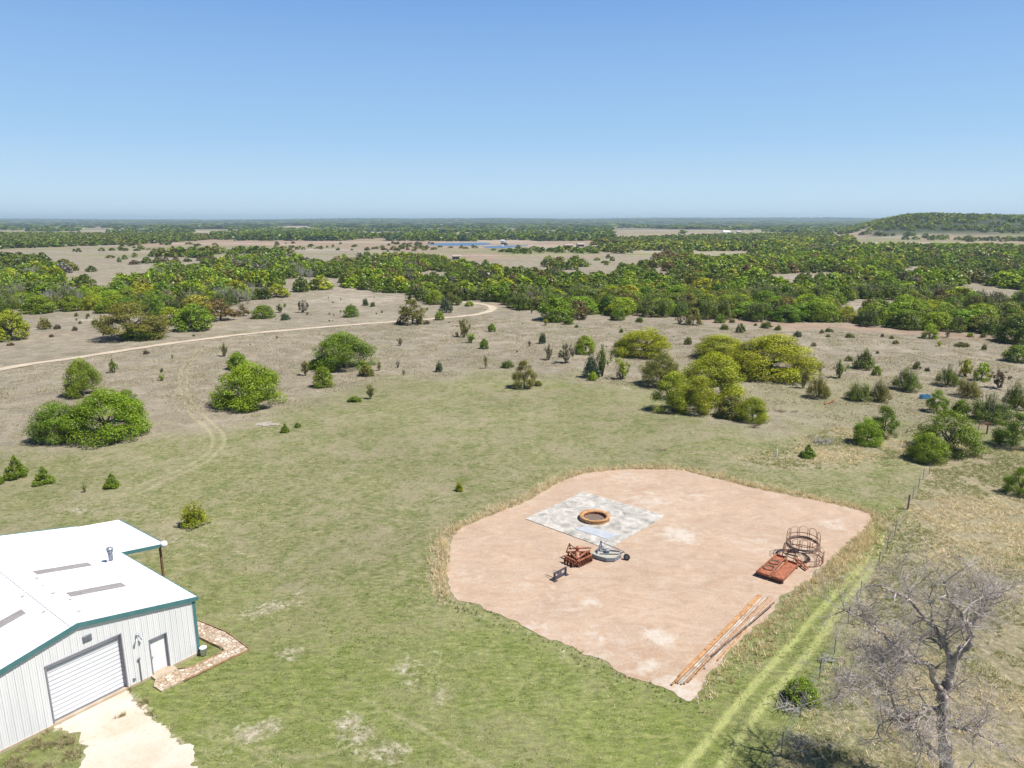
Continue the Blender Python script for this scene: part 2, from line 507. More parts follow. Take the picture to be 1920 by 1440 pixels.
    for (lx, ly, rx, ry, k) in ((530, 1115, 1.7, 1.5, .9), (555, 1090, 1.0, 1.2, .7), (517, 1240, 1.0, 1.1, .8), (475, 1385, 1.3, 1.0, .95), (640, 1375, 1.1, .9, .9), (668, 1400, 1.5, 1.2, 1.0),
                              (700, 1430, 1.8, 1.1, .9), (400, 1395, 1.4, 1.4, .6), (415, 1440, 1.6, .8, .6), (250, 955, 3.2, 1.2, .65), (120, 970, 3.0, 1.3, .65), (40, 965, 3, .8, .5), (470, 1010, 1.2, 2.0, .45),
                              (350, 1020, 2.4, .8, .7), (1165, 736, 1.6, 2.2, .9), (1130, 712, 4, 2.0, .6), (630, 728, 2.2, 4.0, .6), (1090, 1230, 1.0, .6, .1), (1560, 785, 6, 2.4, .25),
                              (990, 730, 3.5, 2.0, .35), (1310, 800, 5, 2, .4), (1260, 775, 5, 2, .5), (540, 800, 5, 1.2, .35), (470, 770, 6, 1.2, .35)):
        c = G(lx, ly); q = ((xw - c.x) / rx) ** 2 + ((yw - c.y) / ry) ** 2
        pl = np.maximum(pl, 0.80 * k * np.exp(-q * 1.1) * (0.2 + 1.4 * fbm(xa, ya, 0.7, 4)))
    dd = sdist(DRIVE, xa, ya)
    pl = np.maximum(pl, 0.9 * ss(0.6 - dd / 1.4) * (0.45 + 0.8 * fbm(xa, ya, 0.8, 3)))
    pl = np.maximum(pl, 0.5 * rim * (1 - toward) * fbm(xa, ya, 1.0, 3))
    # road verges and cross tracks in the upper field
    rd = np.minimum(ldist(ROAD, xa, ya), ldist(ROAD2, xa, ya))
    pl = np.maximum(pl, 0.55 * np.exp(-(rd / (1.6 + 0.006 * ya)) ** 2))
    V1 = smooth_line(gp([(925, 572), (1010, 578), (1120, 584), (1250, 590), (1400, 606), (1560, 613), (1700, 622), (1800, 628), (1900, 635)]), 4)
    pk = 0.85 * np.exp(-(ldist(V1, xw, yw) / 5.5) ** 2)
    V2 = smooth_line(gp([(0, 637), (60, 632), (160, 625), (300, 615), (420, 606)]), 4)
    pk = np.maximum(pk, 0.5 * np.exp(-(ldist(V2, xw, yw) / 4) ** 2))
    V3 = gp([(100, 620), (170, 592), (300, 590), (240, 612)])
    pl = np.maximum(pl, 0.55 * ss(0.5 - sdist(V3, xw, yw) / 8) * (fbm(xa, ya, 7, 3) > 0.45))
    for P_ in ([(1570, 583), (1600, 565), (1670, 568), (1665, 585)], [(1790, 545), (1830, 535), (1900, 552), (1880, 562)], [(540, 570), (640, 540), (760, 560), (700, 572)], [(1440, 520), (1560, 515), (1560, 523), (1440, 527)]):
        pl = np.maximum(pl, 0.6 * ss(0.5 - sdist(gp(P_), xw, yw) / 10) * (0.5 + 0.7 * fbm(xa, ya, 6, 3)))
    # wheel tracks
    tr = np.zeros(len(xa)); trl = np.zeros(len(xa))
    for t_, wd, k in ((TRK1, 0.26, .62), (TRK2, 0.26, .62)):
        tr = np.maximum(tr, k * np.exp(-(ldist(t_, xa, ya) / wd) ** 2))
    for t_ in (TRK3, TRK4):
        trl = np.maximum(trl, np.exp(-(ldist(t_, xa, ya) / 0.24) ** 2))
    for L_ in ([(680, 1310), (760, 1350), (850, 1400), (960, 1460)], [(480, 1400), (560, 1420), (640, 1405), (700, 1380)], [(420, 1380), (520, 1440), (560, 1480)], [(860, 1420), (1000, 1460), (1180, 1500)]):
        tr = np.maximum(tr, 0.45 * np.exp(-(ldist(smooth_line(gp(L_), 4), xa, ya) / 0.18) ** 2))
    WH = gp([(700, 1290), (760, 1230), (850, 1240), (890, 1300), (820, 1340), (760, 1330)])
    wh = 0.55 * ss(0.5 - sdist(WH, xw, yw) / 2.5) * (fbm(xa, ya, 1.2, 3))
    green[a] = g; straw[a] = s_; pale[a] = np.maximum(pl, wh * 1.3); lush[a] = lu; pink[a] = pk
    track = np.zeros(n); track[a] = np.maximum(tr, 0)
    trackl = np.zeros(n); trackl[a] = trl
    # far country: woods, pastures, pale strips
    b = (y > 380)
    xb, yb = x[b], y[b]
    f1 = fbm(xb + 500, yb * 1.0, 260, 4); f2 = fbm(xb - 900, yb * 2.2 + 300, 900, 4)
    wd = ss((yb - 1500) / 900) * ss((f2 - 0.40) * 9)
    wd = np.maximum(wd, ss((yb - 2600) / 900) * ss((f2 - 0.27) * 9))
    hillm = ss((xb / yb - 0.47) / 0.05) * ss((yb - 900) / 80) * (1 - ss((yb - 2200) / 200))
    wd = np.maximum(wd, hillm * 0.9)
    wood[b] = wd
    pink[b] = np.maximum(pink[b], 0.75 * ss((f1 - 0.38) * 6) * (1 - wd))
    pale[b] = np.maximum(pale[b], 0.7 * ss((fbm(xb, yb * 3, 420, 4) - 0.60) * 14) * ss((yb - 700) / 800))
    green[b] = np.maximum(green[b], 0.9 * ss((fbm(xb + 50, yb * 1.6, 330, 3) - 0.53) * 9) * ss((yb - 560) / 200))
    lb = fbm(xb * 0.45 + 900, yb * 1.3, 60, 4)
    green[b] = np.maximum(green[b], 0.55 * ss((lb - 0.52) * 9) * ss((yb - 420) / 100))
    pale[b] = np.maximum(pale[b], 0.55 * ss((0.43 - lb) * 12) * ss((yb - 420) / 100))
    for P_, k in (([(1180, 472), (1450, 472), (1450, 484), (1180, 480)], 1.0), ([(940, 475), (1120, 470), (1120, 478), (940, 481)], .9), ([(1660, 447), (1860, 441), (1900, 460), (1560, 460)], 0.25)):
        green[b] = np.maximum(green[b], k * ss(0.5 - sdist(gp(P_), xb, yb) / 30))
    i = np.arange(nr - 1)[:, None]; j = np.arange(nt_)[None, :]; j2 = (j + 1) % nt_
    F = np.stack([i * nt_ + j, (i + 1) * nt_ + j, (i + 1) * nt_ + j2, i * nt_ + j2], -1).reshape(-1, 4)
    F = F[:, ::-1]
    # centre cap
    c0 = len(V); V = np.concatenate([V, [[0, 0, 0]]])
    ext = lambda q: np.append(q, 0.0)
    me = np_mesh('ground', V, F, [ground_mat()], {k: ext(v) for k, v in dict(green=green, straw=straw, pale=pale, lush=lush, wood=wood, pink=pink, track=track, trackl=trackl).items()}, smooth=True)
    import bmesh
    bm = bmesh.new(); bm.from_mesh(me); bm.verts.ensure_lookup_table()
    for k in range(nt_):
        bm.faces.new((bm.verts[c0], bm.verts[(k + 1) % nt_], bm.verts[k]))
    bm.to_mesh(me); bm.free()
    return tag(link('ground', me), 'grassy ranch ground running from the yard to the horizon', None, None, 'structure')

def ground_mat():
    m, nt, b = mat('ground')
    n_big = noise(nt, 0.045, 5, 0.6); n_mid = noise(nt, 0.33, 5, 0.62, dist=0.4); n_fine = noise(nt, 2.6, 5, 0.68)
    n_vf = noise(nt, 11.0, 3, 0.7)
    n_str = noise(nt, 1.5, 5, 0.65, stretch=(1.0, 2.4, 1.0), dist=0.6)
    tan = ramp(nt, n_mid, [(0.30, (0.175, 0.152, 0.112)), (0.5, (0.245, 0.213, 0.162)), (0.70, (0.325, 0.285, 0.222))])
    tan = mix(nt, tan, (0.35, 0.30, 0.22), mth(nt, 'MULTIPLY', ramp(nt, n_fine, [(0.5, 0.0), (0.72, 1.0)]), 0.6))
    tan = mix(nt, tan, (0.145, 0.13, 0.088), mth(nt, 'MULTIPLY', ramp(nt, n_str, [(0.3, 1.0), (0.46, 0.0)]), 0.55))
    grn = ramp(nt, n_str, [(0.28, (0.085, 0.096, 0.036)), (0.44, (0.152, 0.163, 0.070)), (0.58, (0.215, 0.215, 0.105)), (0.74, (0.315, 0.29, 0.172))])
    n_bl = noise(nt, 0.75, 6, 0.72, dist=0.8); n_b2 = noise(nt, 0.16, 5, 0.65, dist=0.5)
    grn = mix(nt, grn, (0.30, 0.26, 0.165), mth(nt, 'MULTIPLY', ramp(nt, n_bl, [(0.48, 0.0), (0.64, 1.0)]), 0.62))
    grn = mix(nt, grn, (0.275, 0.24, 0.16), mth(nt, 'MULTIPLY', ramp(nt, n_b2, [(0.46, 0.0), (0.62, 1.0)]), 0.62))
    grn = mix(nt, grn, (0.10, 0.125, 0.035), mth(nt, 'MULTIPLY', ramp(nt, n_bl, [(0.34, 1.0), (0.46, 0.0)]), 0.6))
    tan = mix(nt, tan, (0.17, 0.165, 0.085), mth(nt, 'MULTIPLY', ramp(nt, n_b2, [(0.34, 1.0), (0.48, 0.0)]), 0.4))
    tan = mix(nt, tan, (0.34, 0.28, 0.20), mth(nt, 'MULTIPLY', ramp(nt, n_bl, [(0.56, 0.0), (0.68, 1.0)]), 0.5))
    lsh = ramp(nt, n_str, [(0.3, (0.09, 0.125, 0.022)), (0.55, (0.172, 0.215, 0.048)), (0.75, (0.265, 0.28, 0.088))])
    strw = ramp(nt, n_fine, [(0.3, (0.17, 0.15, 0.09)), (0.55, (0.29, 0.245, 0.165)), (0.75, (0.42, 0.36, 0.255))])
    pal = ramp(nt, n_fine, [(0.3, (0.27, 0.22, 0.16)), (0.5, (0.38, 0.33, 0.265)), (0.7, (0.50, 0.45, 0.38))])
    pnk = ramp(nt, n_mid, [(0.3, (0.235, 0.172, 0.125)), (0.7, (0.32, 0.245, 0.185))])
    wod = ramp(nt, noise(nt, 0.02, 5, 0.7), [(0.38, (0.018, 0.030, 0.016)), (0.6, (0.040, 0.060, 0.028)), (0.78, (0.10, 0.11, 0.06))])
    def fac(name, w=0.9, k=1.0, lo=0.30, hi=0.72):
        # attribute broken up by fine noise
        a_ = mth(nt, 'ADD', attr(nt, name), mth(nt, 'MULTIPLY', mth(nt, 'SUBTRACT', mth(nt, 'ADD', mth(nt, 'MULTIPLY', n_fine, 0.6), mth(nt, 'MULTIPLY', n_mid, 0.4)), 0.5), w))
        return mth(nt, 'MULTIPLY', ramp(nt, a_, [(lo, 0.0), (hi, 1.0)]), k)
    c = mix(nt, tan, pnk, fac('pink', 0.6))
    c = mix(nt, c, grn, fac('green', 1.0, 1.0, 0.2, 0.62))
    c = mix(nt, c, lsh, fac('lush', 1.4, 0.78, 0.15, 0.90))
    c = mix(nt, c, strw, fac('straw', 1.5, 0.85, 0.3, 0.8))
    c = mix(nt, c, (0.34, 0.31, 0.19), fac('track', 0.7, 0.85, 0.15, 0.75))
    c = mix(nt, c, (0.34, 0.36, 0.14), fac('trackl', 0.5, 0.8, 0.2, 0.8))
    c = mix(nt, c, pal, fac('pale', 2.2, 0.9, 0.34, 0.80))
    c = mix(nt, c, wod, attr(nt, 'wood'))
    c = mix(nt, c, (0.40, 0.36, 0.31), mth(nt, 'MULTIPLY', ramp(nt, n_vf, [(0.66, 0.0), (0.74, 1.0)]), 0.35))
    v = ramp(nt, n_big, [(0.3, 0.86), (0.7, 1.1)])
    c = mix(nt, c, v, 1.0, 'MULTIPLY')
    c = mix(nt, c, ramp(nt, n_vf, [(0.32, 0.78), (0.66, 1.16)]), 1.0, 'MULTIPLY')
    c = mix(nt, c, ramp(nt, n_fine, [(0.32, 0.84), (0.66, 1.12)]), 1.0, 'MULTIPLY')
    nt.links.new(c, b.inputs['Base Color'])
    b.inputs['Roughness'].default_value = 0.95; b.inputs['Specular IOR Level'].default_value = 0.1
    hh = mth(nt, 'ADD', mth(nt, 'MULTIPLY', n_fine, 0.6), mth(nt, 'MULTIPLY', n_vf, 0.4))
    bump(nt, b, hh, 0.55, 0.18)
    return m
build_ground()

def ragged(poly, amp, s=0.6, step=0.35):
    out = []
    for i in range(len(poly)):
        a = Vector(poly[i][:2]); b_ = Vector(poly[(i + 1) % len(poly)][:2])
        n = max(1, int((b_ - a).length / step))
        d = (b_ - a); nrm = Vector((-d.y, d.x)); nrm.normalize() if nrm.length else None
        for k in range(n):
            p = a.lerp(b_, k / n)
            w = (float(fbm(p.x, p.y, s * 3, 3)) - 0.5) * 2 * amp + (float(vnoise(p.x + 7, p.y, s * 0.5)) - 0.5) * amp
            out.append(p + nrm * w)
    return out

def sheet(name, poly, z, m, thick=0.0):
    n = len(poly)
    v = [(p[0], p[1], z) for p in poly]
    f = [tuple(range(n))]
    if thick:
        v += [(p[0], p[1], z - thick) for p in poly]
        f += [(k, n + k, n + (k + 1) % n, (k + 1) % n) for k in range(n)]
    return link(name, np_mesh(name, v, f, [m]))

def pad_mat():
    m, nt, b = mat('pad_gravel')
    n1 = noise(nt, 0.22, 5, 0.6, dist=0.6); n2 = noise(nt, 1.3, 6, 0.65, dist=0.5); n3 = noise(nt, 9, 4, 0.7)
    c = ramp(nt, n1, [(0.30, (0.375, 0.262, 0.183)), (0.44, (0.395, 0.295, 0.222)), (0.56, (0.42, 0.305, 0.222)), (0.7, (0.43, 0.338, 0.272))])
    c = mix(nt, c, (0.33, 0.245, 0.185), mth(nt, 'MULTIPLY', ramp(nt, n2, [(0.30, 1.0), (0.44, 0.0)]), 0.5))
    n4 = noise(nt, 0.55, 6, 0.7, stretch=(1.0, 1.9, 1.0), dist=1.2)
    c = mix(nt, c, (0.31, 0.215, 0.15), mth(nt, 'MULTIPLY', ramp(nt, n4, [(0.36, 1.0), (0.49, 0.0)]), 0.50))
    c = mix(nt, c, (0.49, 0.41, 0.33), mth(nt, 'MULTIPLY', ramp(nt, n4, [(0.52, 0.0), (0.66, 1.0)]), 0.45))
    c = mix(nt, c, (0.50, 0.455, 0.40), fac_pale(nt, n2))
    c = mix(nt, c, (0.50, 0.42, 0.36), mth(nt, 'MULTIPLY', ramp(nt, n3, [(0.54, 0.0), (0.68, 1.0)]), 0.55))
    c = mix(nt, c, (0.26, 0.19, 0.145), mth(nt, 'MULTIPLY', ramp(nt, n3, [(0.30, 1.0), (0.42, 0.0)]), 0.45))
    n5 = noise(nt, 5.0, 6, 0.75, dist=0.5)
    c = mix(nt, c, ramp(nt, n5, [(0.32, 0.93), (0.5, 1.0), (0.68, 1.04)]), 1.0, 'MULTIPLY')
    nt.links.new(c, b.inputs['Base Color'])
    b.inputs['Roughness'].default_value = 0.95; b.inputs['Specular IOR Level'].default_value = 0.1
    bump(nt, b, mth(nt, 'ADD', n3, n2), 0.5, 0.06)
    return m

def fac_pale(nt, n2):
    """pale washed caliche spots at fixed places on the pad"""
    tc = N(nt, 'ShaderNodeTexCoord')
    tot = None
    for (px, py, r, k) in ((1275, 1003, 1.7, .9), (1215, 940, 2.6, .55), (1120, 1200, 2.4, .4), (1235, 1195, 1.1, .9), (1050, 1130, 2.2, .3), (1010, 1180, 1.5, .4), (1300, 930, 2.0, .4), (1180, 900, 2.5, .35),
                          (1280, 1295, 1.6, .8), (1215, 1250, 1.0, .7), (1000, 1100, 2.0, .25), (1560, 985, 1.6, .5), (1420, 1020, 2.0, .35), (880, 1080, 1.2, .4), (1110, 1130, .8, .7)):
        c = G(px, py)
        vm = N(nt, 'ShaderNodeVectorMath', operation='DISTANCE'); nt.links.new(tc.outputs['Object'], vm.inputs[0]); vm.inputs[1].default_value = (c.x, c.y, 0)
        f = mth(nt, 'MULTIPLY', ramp(nt, mth(nt, 'DIVIDE', vm.outputs['Value'], r * 1.6), [(0.0, 1.0), (1.0, 0.0)], 'EASE'), k)
        tot = f if tot is None else mth(nt, 'MAXIMUM', tot, f)
    f = mth(nt, 'ADD', tot, mth(nt, 'MULTIPLY', mth(nt, 'SUBTRACT', n2, 0.5), 2.2))
    return mth(nt, 'MULTIPLY', ramp(nt, f, [(0.25, 0.0), (0.85, 1.0)]), 0.85)

pad = sheet('gravel_pad', ragged(PAD_S, 0.34, 0.7, 0.2), 0.026, pad_mat(), 0.04)
tag(pad, 'pinkish caliche gravel pad cleared in the grass', None, None, 'structure')

def drive_mat():
    m, nt, b = mat('caliche')
    n1 = noise(nt, 0.5, 5, 0.6); n2 = noise(nt, 4, 6, 0.7); n3 = noise(nt, 16, 3, 0.7)
    c = ramp(nt, n1, [(0.3, (0.46, 0.375, 0.285)), (0.55, (0.54, 0.475, 0.40)), (0.75, (0.58, 0.52, 0.455))])
    c = mix(nt, c, (0.34, 0.28, 0.20), mth(nt, 'MULTIPLY', ramp(nt, n2, [(0.3, 1.0), (0.42, 0.0)]), 0.55))
    c = mix(nt, c, (0.62, 0.575, 0.51), mth(nt, 'MULTIPLY', ramp(nt, n3, [(0.58, 0.0), (0.68, 1.0)]), 0.6))
    nt.links.new(c, b.inputs['Base Color']); b.inputs['Roughness'].default_value = 0.95
    b.inputs['Specular IOR Level'].default_value = 0.1
    bump(nt, b, n2, 0.35, 0.05)
    return m
M['caliche'] = drive_mat()
tag(sheet('driveway', ragged(DRIVE_S, 0.42, 0.45, 0.12), 0.022, M['caliche'], 0.03), 'pale caliche drive in front of the garage door', None, None, 'structure')

def ribbon(name, line, w, z, m, wob=0.15):
    v = []; f = []
    line = [Vector((p[0], p[1])) for p in line]
    pts = []
    for i in range(len(line) - 1):
        n = max(1, int((line[i + 1] - line[i]).length / 1.5))
        for k in range(n): pts.append(line[i].lerp(line[i + 1], k / n))
    pts.append(line[-1])
    for i, p in enumerate(pts):
        t = pts[min(i + 1, len(pts) - 1)] - pts[max(i - 1, 0)]; t.normalize(); nr = Vector((-t.y, t.x))
        for s in (-1, 1):
            q = p + nr * s * (w / 2 + (float(vnoise(p.x + 50 * s, p.y, 2.5)) - 0.5) * wob * 2)
            v.append((q.x, q.y, float(terrain(q.x, q.y)) + z))
    for i in range(len(pts) - 1): f.append((2 * i, 2 * i + 1, 2 * i + 3, 2 * i + 2))
    return link(name, np_mesh(name, v, f, [m]))
M['track_soil'] = simple('track_soil', (0.36, 0.31, 0.24), (0.27, 0.24, 0.18), 0.4, 0.95, spec=0.1)
M['road'] = simple('road_gravel', (0.50, 0.425, 0.33), (0.40, 0.335, 0.255), 0.35, 0.95, spec=0.1)
tag(ribbon('dirt_road', ROAD, 2.1, 0.08, M['road'], 0.35), 'pale gravel track curving across the upper field', None, None, 'structure')
tag(ribbon('dirt_track', ROAD2, 1.3, 0.07, M['track_soil'], 0.6), 'sandy track running on behind the curve towards the trees', None, None, 'structure')

M['water'] = simple('water', (0.06, 0.11, 0.19), (0.08, 0.14, 0.22), 0.02, 0.35, spec=0.5)
def pond(pts):
    v = smooth_line(gp(pts), 6, True)
    z = max(float(terrain(p.x, p.y)) for p in v) + 0.1
    return tag(sheet('pond', [(p.x, p.y) for p in v], z, M['water'], 2.0), 'blue pond water lying on the plain', None, None, 'structure')
pond([(800, 459), (830, 456), (905, 455), (920, 457), (900, 460), (850, 461)])
pond([(905, 463), (930, 461), (990, 460), (960, 464), (930, 466)])

# ------------------------------------------------------------------ foliage templates
def quads(c, nrm, size, rg, aspect=1.0):
    """n leaf quads at centres c facing nrm with random roll"""
    n = len(c)
    nrm = nrm / (np.linalg.norm(nrm, axis=1, keepdims=True) + 1e-9)
    r = rg.normal(size=(n, 3)); u = np.cross(nrm, r); u /= (np.linalg.norm(u, axis=1, keepdims=True) + 1e-9)
    w = np.cross(nrm, u)
    s = (size * (0.6 + 0.8 * rg.random(n)))[:, None]
    u = u * s; w = w * s * aspect
    V = np.stack([c - u - w * 0.6, c + u * 0.7 - w, c + u + w * 0.5, c - u * 0.6 + w], 1).reshape(-1, 3)
    F = np.arange(4 * n).reshape(n, 4)
    return V, F

def crown(kind, seed, nl, size):
    """unit crown: width about 1, height about 1, standing on z = 0"""
    rg = np.random.default_rng(seed)
    B = []   # blobs: centre, radii, tone
    if kind == 'oak':
        nb = rg.integers(62, 80)
        for i in range(nb):
            a = rg.random() * 6.283; el = math.asin(rg.random() ** 0.75)
            R = 0.36 * (0.70 + 0.40 * rg.random())
            c = np.array([math.cos(a) * math.cos(el) * R, math.sin(a) * math.cos(el) * R, 0.20 + math.sin(el) * 0.62 * (0.85 + 0.2 * rg.random())])
            r = 0.060 + 0.070 * rg.random() ** 1.3
            B.append((c, np.array([r * 1.2, r * 1.2, r * 0.8]), 0.62 + 0.7 * rg.random()))
        for i in range(12):
            a = rg.random() * 6.283; R = 0.30 + 0.12 * rg.random(); r = 0.10 + 0.05 * rg.random()
            B.append((np.array([math.cos(a) * R, math.sin(a) * R, 0.28 + 0.16 * rg.random()]), np.array([r, r, r]), 0.75 + 0.4 * rg.random()))
        for i in range(16):
            a = rg.random() * 6.283; R = 0.28 + 0.14 * rg.random(); r = 0.10 + 0.05 * rg.random()
            B.append((np.array([math.cos(a) * R, math.sin(a) * R, 0.09 + 0.12 * rg.random()]), np.array([r, r, r]), 0.75 + 0.4 * rg.random()))
    elif kind == 'open':      # looser tree with a visible trunk
        nb = rg.integers(26, 36)
        for i in range(nb):
            a = rg.random() * 6.283; el = math.asin(min(1, rg.random() ** 0.7))
            R = 0.36 * (0.55 + 0.55 * rg.random())
            c = np.array([math.cos(a) * math.cos(el) * R, math.sin(a) * math.cos(el) * R, 0.20 + math.sin(el) * 0.66])
            r = 0.07 + 0.06 * rg.random()
            B.append((c, np.array([r * 1.3, r * 1.3, r * 0.7]), 0.75 + 0.5 * rg.random()))
        for i in range(11):
            a = rg.random() * 6.283; R = 0.24 + 0.18 * rg.random(); r = 0.08 + 0.05 * rg.random()
            B.append((np.array([math.cos(a) * R, math.sin(a) * R, 0.30 + 0.2 * rg.random()]), np.array([r * 1.1, r * 1.1, r]), 0.7 + 0.4 * rg.random()))
        for i in range(12):
            a = rg.random() * 6.283; R = 0.22 + 0.18 * rg.random(); r = 0.08 + 0.05 * rg.random()
            B.append((np.array([math.cos(a) * R, math.sin(a) * R, 0.08 + 0.18 * rg.random()]), np.array([r * 1.2, r * 1.2, r]), 0.7 + 0.4 * rg.random()))
    elif kind == 'juniper':   # upward plumes
        nb = rg.integers(34, 48)
        for i in range(nb):
            a = rg.random() * 6.283; f = rg.random() ** 0.6
            top = 1.0 - 0.62 * f ** 1.5 + 0.16 * (rg.random() - 0.5)
            R = 0.42 * f
            h = max(0.25, top)
            z = h * (0.30 + 0.55 * rg.random())
            c = np.array([math.cos(a) * R * (0.75 + 0.25 * z), math.sin(a) * R * (0.75 + 0.25 * z), z])
            r = 0.055 + 0.05 * rg.random()
            B.append((c, np.array([r, r, r * (1.7 + rg.random())]), 0.7 + 0.5 * rg.random()))
        for i in range(12):
            a = rg.random() * 6.283; R = 0.26 + 0.16 * rg.random(); r = 0.08 + 0.04 * rg.random()
            B.append((np.array([math.cos(a) * R, math.sin(a) * R, 0.12 + 0.1 * rg.random()]), np.array([r, r, r]), 0.7 + 0.4 * rg.random()))
    elif kind == 'cone':      # young cedar
        for i in range(64):
            z = rg.random() ** 1.5; a = rg.random() * 6.283; R = 0.40 * (1 - z) ** 0.85 * (0.45 + 0.6 * rg.random())
            r = 0.10 * (1.15 - 0.7 * z)
            B.append((np.array([math.cos(a) * R, math.sin(a) * R, 0.10 + z * 0.84]), np.array([r, r, r * 1.3]), 0.75 + 0.5 * rg.random()))
    else:                     # thin upright shrub
        for i in range(26):
            a = rg.random() * 6.283; f = rg.random(); z = 0.25 + 0.7 * rg.random()
            R = 0.42 * f * (0.35 + 0.65 * z)
            r = 0.045 + 0.05 * rg.random()
            B.append((np.array([math.cos(a) * R, math.sin(a) * R, z * (1.0 - 0.25 * f)]), np.array([r, r, r * 1.9]), 0.7 + 0.6 * rg.random()))
    w = np.array([b[1][0] * b[1][2] for b in B]) ** 0.9; w /= w.sum()
    idx = rg.choice(len(B), nl, p=w)
    C = np.array([b[0] for b in B])[idx]; Rr = np.array([b[1] for b in B])[idx]; T = np.array([b[2] for b in B])[idx]
    d = rg.normal(size=(nl, 3)); d /= np.linalg.norm(d, axis=1, keepdims=True)
    rad = 0.62 + 0.48 * rg.random(nl)[:, None] ** 0.7
    if kind in ('thin', 'open'): rad = 0.35 + 0.8 * rg.random(nl)[:, None]
    c = C + d * Rr * rad
    # drop leaves buried deep inside the crown
    keep = c[:, 2] > 0.005
    c = c[keep]; d = d[keep]; T = T[keep]
    nrm = d * 1.0 + np.array([0, 0, 0.55]) + rg.normal(size=c.shape) * 0.65
    V, F = quads(c, nrm, size, rg, 0.75 if kind != 'juniper' else 0.45)
    hue = rg.normal(size=len(c)) * 0.10
    tone = T * (0.85 + 0.3 * rg.random(len(c)))
    col = np.stack([tone * (1 + hue), tone, tone * (1 - 0.5 * hue)], 1)
    return V, F, np.repeat(col, 4, 0)

def stems(kind, seed):
    rg = random.Random(seed); mb = MB()
    if kind in ('oak', 'open'):
        r0 = 0.022 if kind == 'oak' else 0.026
        top = 0.30 if kind == 'oak' else 0.34
        mb.tube([(0, 0, -0.02), (0.01, 0.0, top * 0.5), (0.0, 0.01, top)], [r0 * 1.3, r0, r0 * 0.85], 7)
        for i in range(7):
            a = i * 0.9 + rg.random() * 0.5; R = 0.18 + 0.16 * rg.random(); z = 0.45 + 0.35 * rg.random()
            p0 = Vector((0, 0, top * (0.45 + 0.5 * rg.random())))
            p2 = Vector((math.cos(a) * R, math.sin(a) * R, z))
            p1 = p0.lerp(p2, 0.5) + Vector((math.cos(a) * 0.04, math.sin(a) * 0.04, -0.02))
            mb.tube([p0, p1, p2], [r0 * 0.6, r0 * 0.42, r0 * 0.15], 5)
    else:
        k = 9 if kind != 'cone' else 1
        for i in range(k):
            a = i * 2.4 + rg.random(); R = (0.10 + 0.25 * rg.random()) if kind != 'cone' else 0.01; z = 0.6 + 0.3 * rg.random()
            p0 = Vector((math.cos(a) * 0.02, math.sin(a) * 0.02, -0.02)); p2 = Vector((math.cos(a) * R, math.sin(a) * R, z))
            p1 = p0.lerp(p2, 0.5) + Vector((math.cos(a) * 0.03, math.sin(a) * 0.03, 0))
            mb.tube([p0, p1, p2], [0.016, 0.011, 0.004], 5)
    return np_mesh('trunk', mb.v, mb.f, [M['bark']], smooth=True)

SPEC = {  # template sets: (kind, leaves, leaf half size)
    'oak_big': ('oak', 32000, 0.0078), 'oak_mid': ('oak', 7500, 0.0165), 'oak_low': ('oak', 2200, 0.032),
    'open_big': ('open', 14000, 0.0098), 'open_mid': ('open', 3000, 0.021), 'open_low': ('open', 1300, 0.034),
    'jun_big': ('juniper', 14000, 0.0112), 'jun_mid': ('juniper', 4200, 0.021), 'jun_low': ('juniper', 1800, 0.034),
    'cone_mid': ('cone', 5200, 0.020), 'thin_mid': ('thin', 1500, 0.021), 'thin_low': ('thin', 600, 0.032)}
TEMPL = {}
def templ(key, i):
    k = (key, i)
    if k not in TEMPL:
        kind, nl, sz = SPEC[key]
        V, F, c = crown(kind, hash_(key) + i * 17, nl, sz)
        TEMPL[k] = (np_mesh('crown', V, F, [M['foliage']], {'tone': c}), stems(kind, i + 3))
    return TEMPL[k]
def hash_(s): return sum(ord(c) * (i + 3) for i, c in enumerate(s))

TINT = {
    'bright': (0.200, 0.285, 0.014), 'green': (0.150, 0.222, 0.016), 'deep': (0.134, 0.182, 0.018), 'dark': (0.102, 0.134, 0.017),
    'yellow': (0.300, 0.335, 0.016), 'olive': (0.188, 0.190, 0.034), 'gold': (0.330, 0.280, 0.032), 'rusty': (0.200, 0.142, 0.055),
    'grey': (0.170, 0.172, 0.100), 'blue': (0.065, 0.112, 0.044), 'brown': (0.150, 0.110, 0.070), 'lime': (0.255, 0.350, 0.016)}

def plant(name, cat, label, key, tint, pos, w, h, group=None, jitter=0.08, rot=None):
    me, st = templ(key, random.randrange(4))
    r = tag(link(name, None, None, pos, random.random() * 6.28 if rot is None else rot), label, cat, group)
    r.scale = (w, w * random.uniform(0.88, 1.12), h)
    c = link('crown', me, r); t = link('trunk', st, r)
    j = [random.uniform(1 - jitter, 1 + jitter) for _ in range(3)]
    c.color = (TINT[tint][0] * j[0] * j[1], TINT[tint][1] * j[1], TINT[tint][2] * j[2], 1)
    return r

def placed(px, yb, wpx, hpx):
    """world position, width and height of a crown whose silhouette fills wpx x hpx above its foot at (px, yb)"""
    g = G(px, yb); z = depth(g)
    w = wpx * z / FPX
    phi = math.atan2(H_CAM, g.y)
    Hm = hpx * z / FPX
    h = math.sqrt(max(Hm ** 2 - (w * 0.8 * math.sin(phi)) ** 2, (0.55 * Hm) ** 2)) / math.cos(phi)
    c = G(px, yb - hpx / 2, h * 0.5)
    return Vector((c.x, c.y, float(terrain(c.x, c.y)))), w * 1.08, h * 1.05

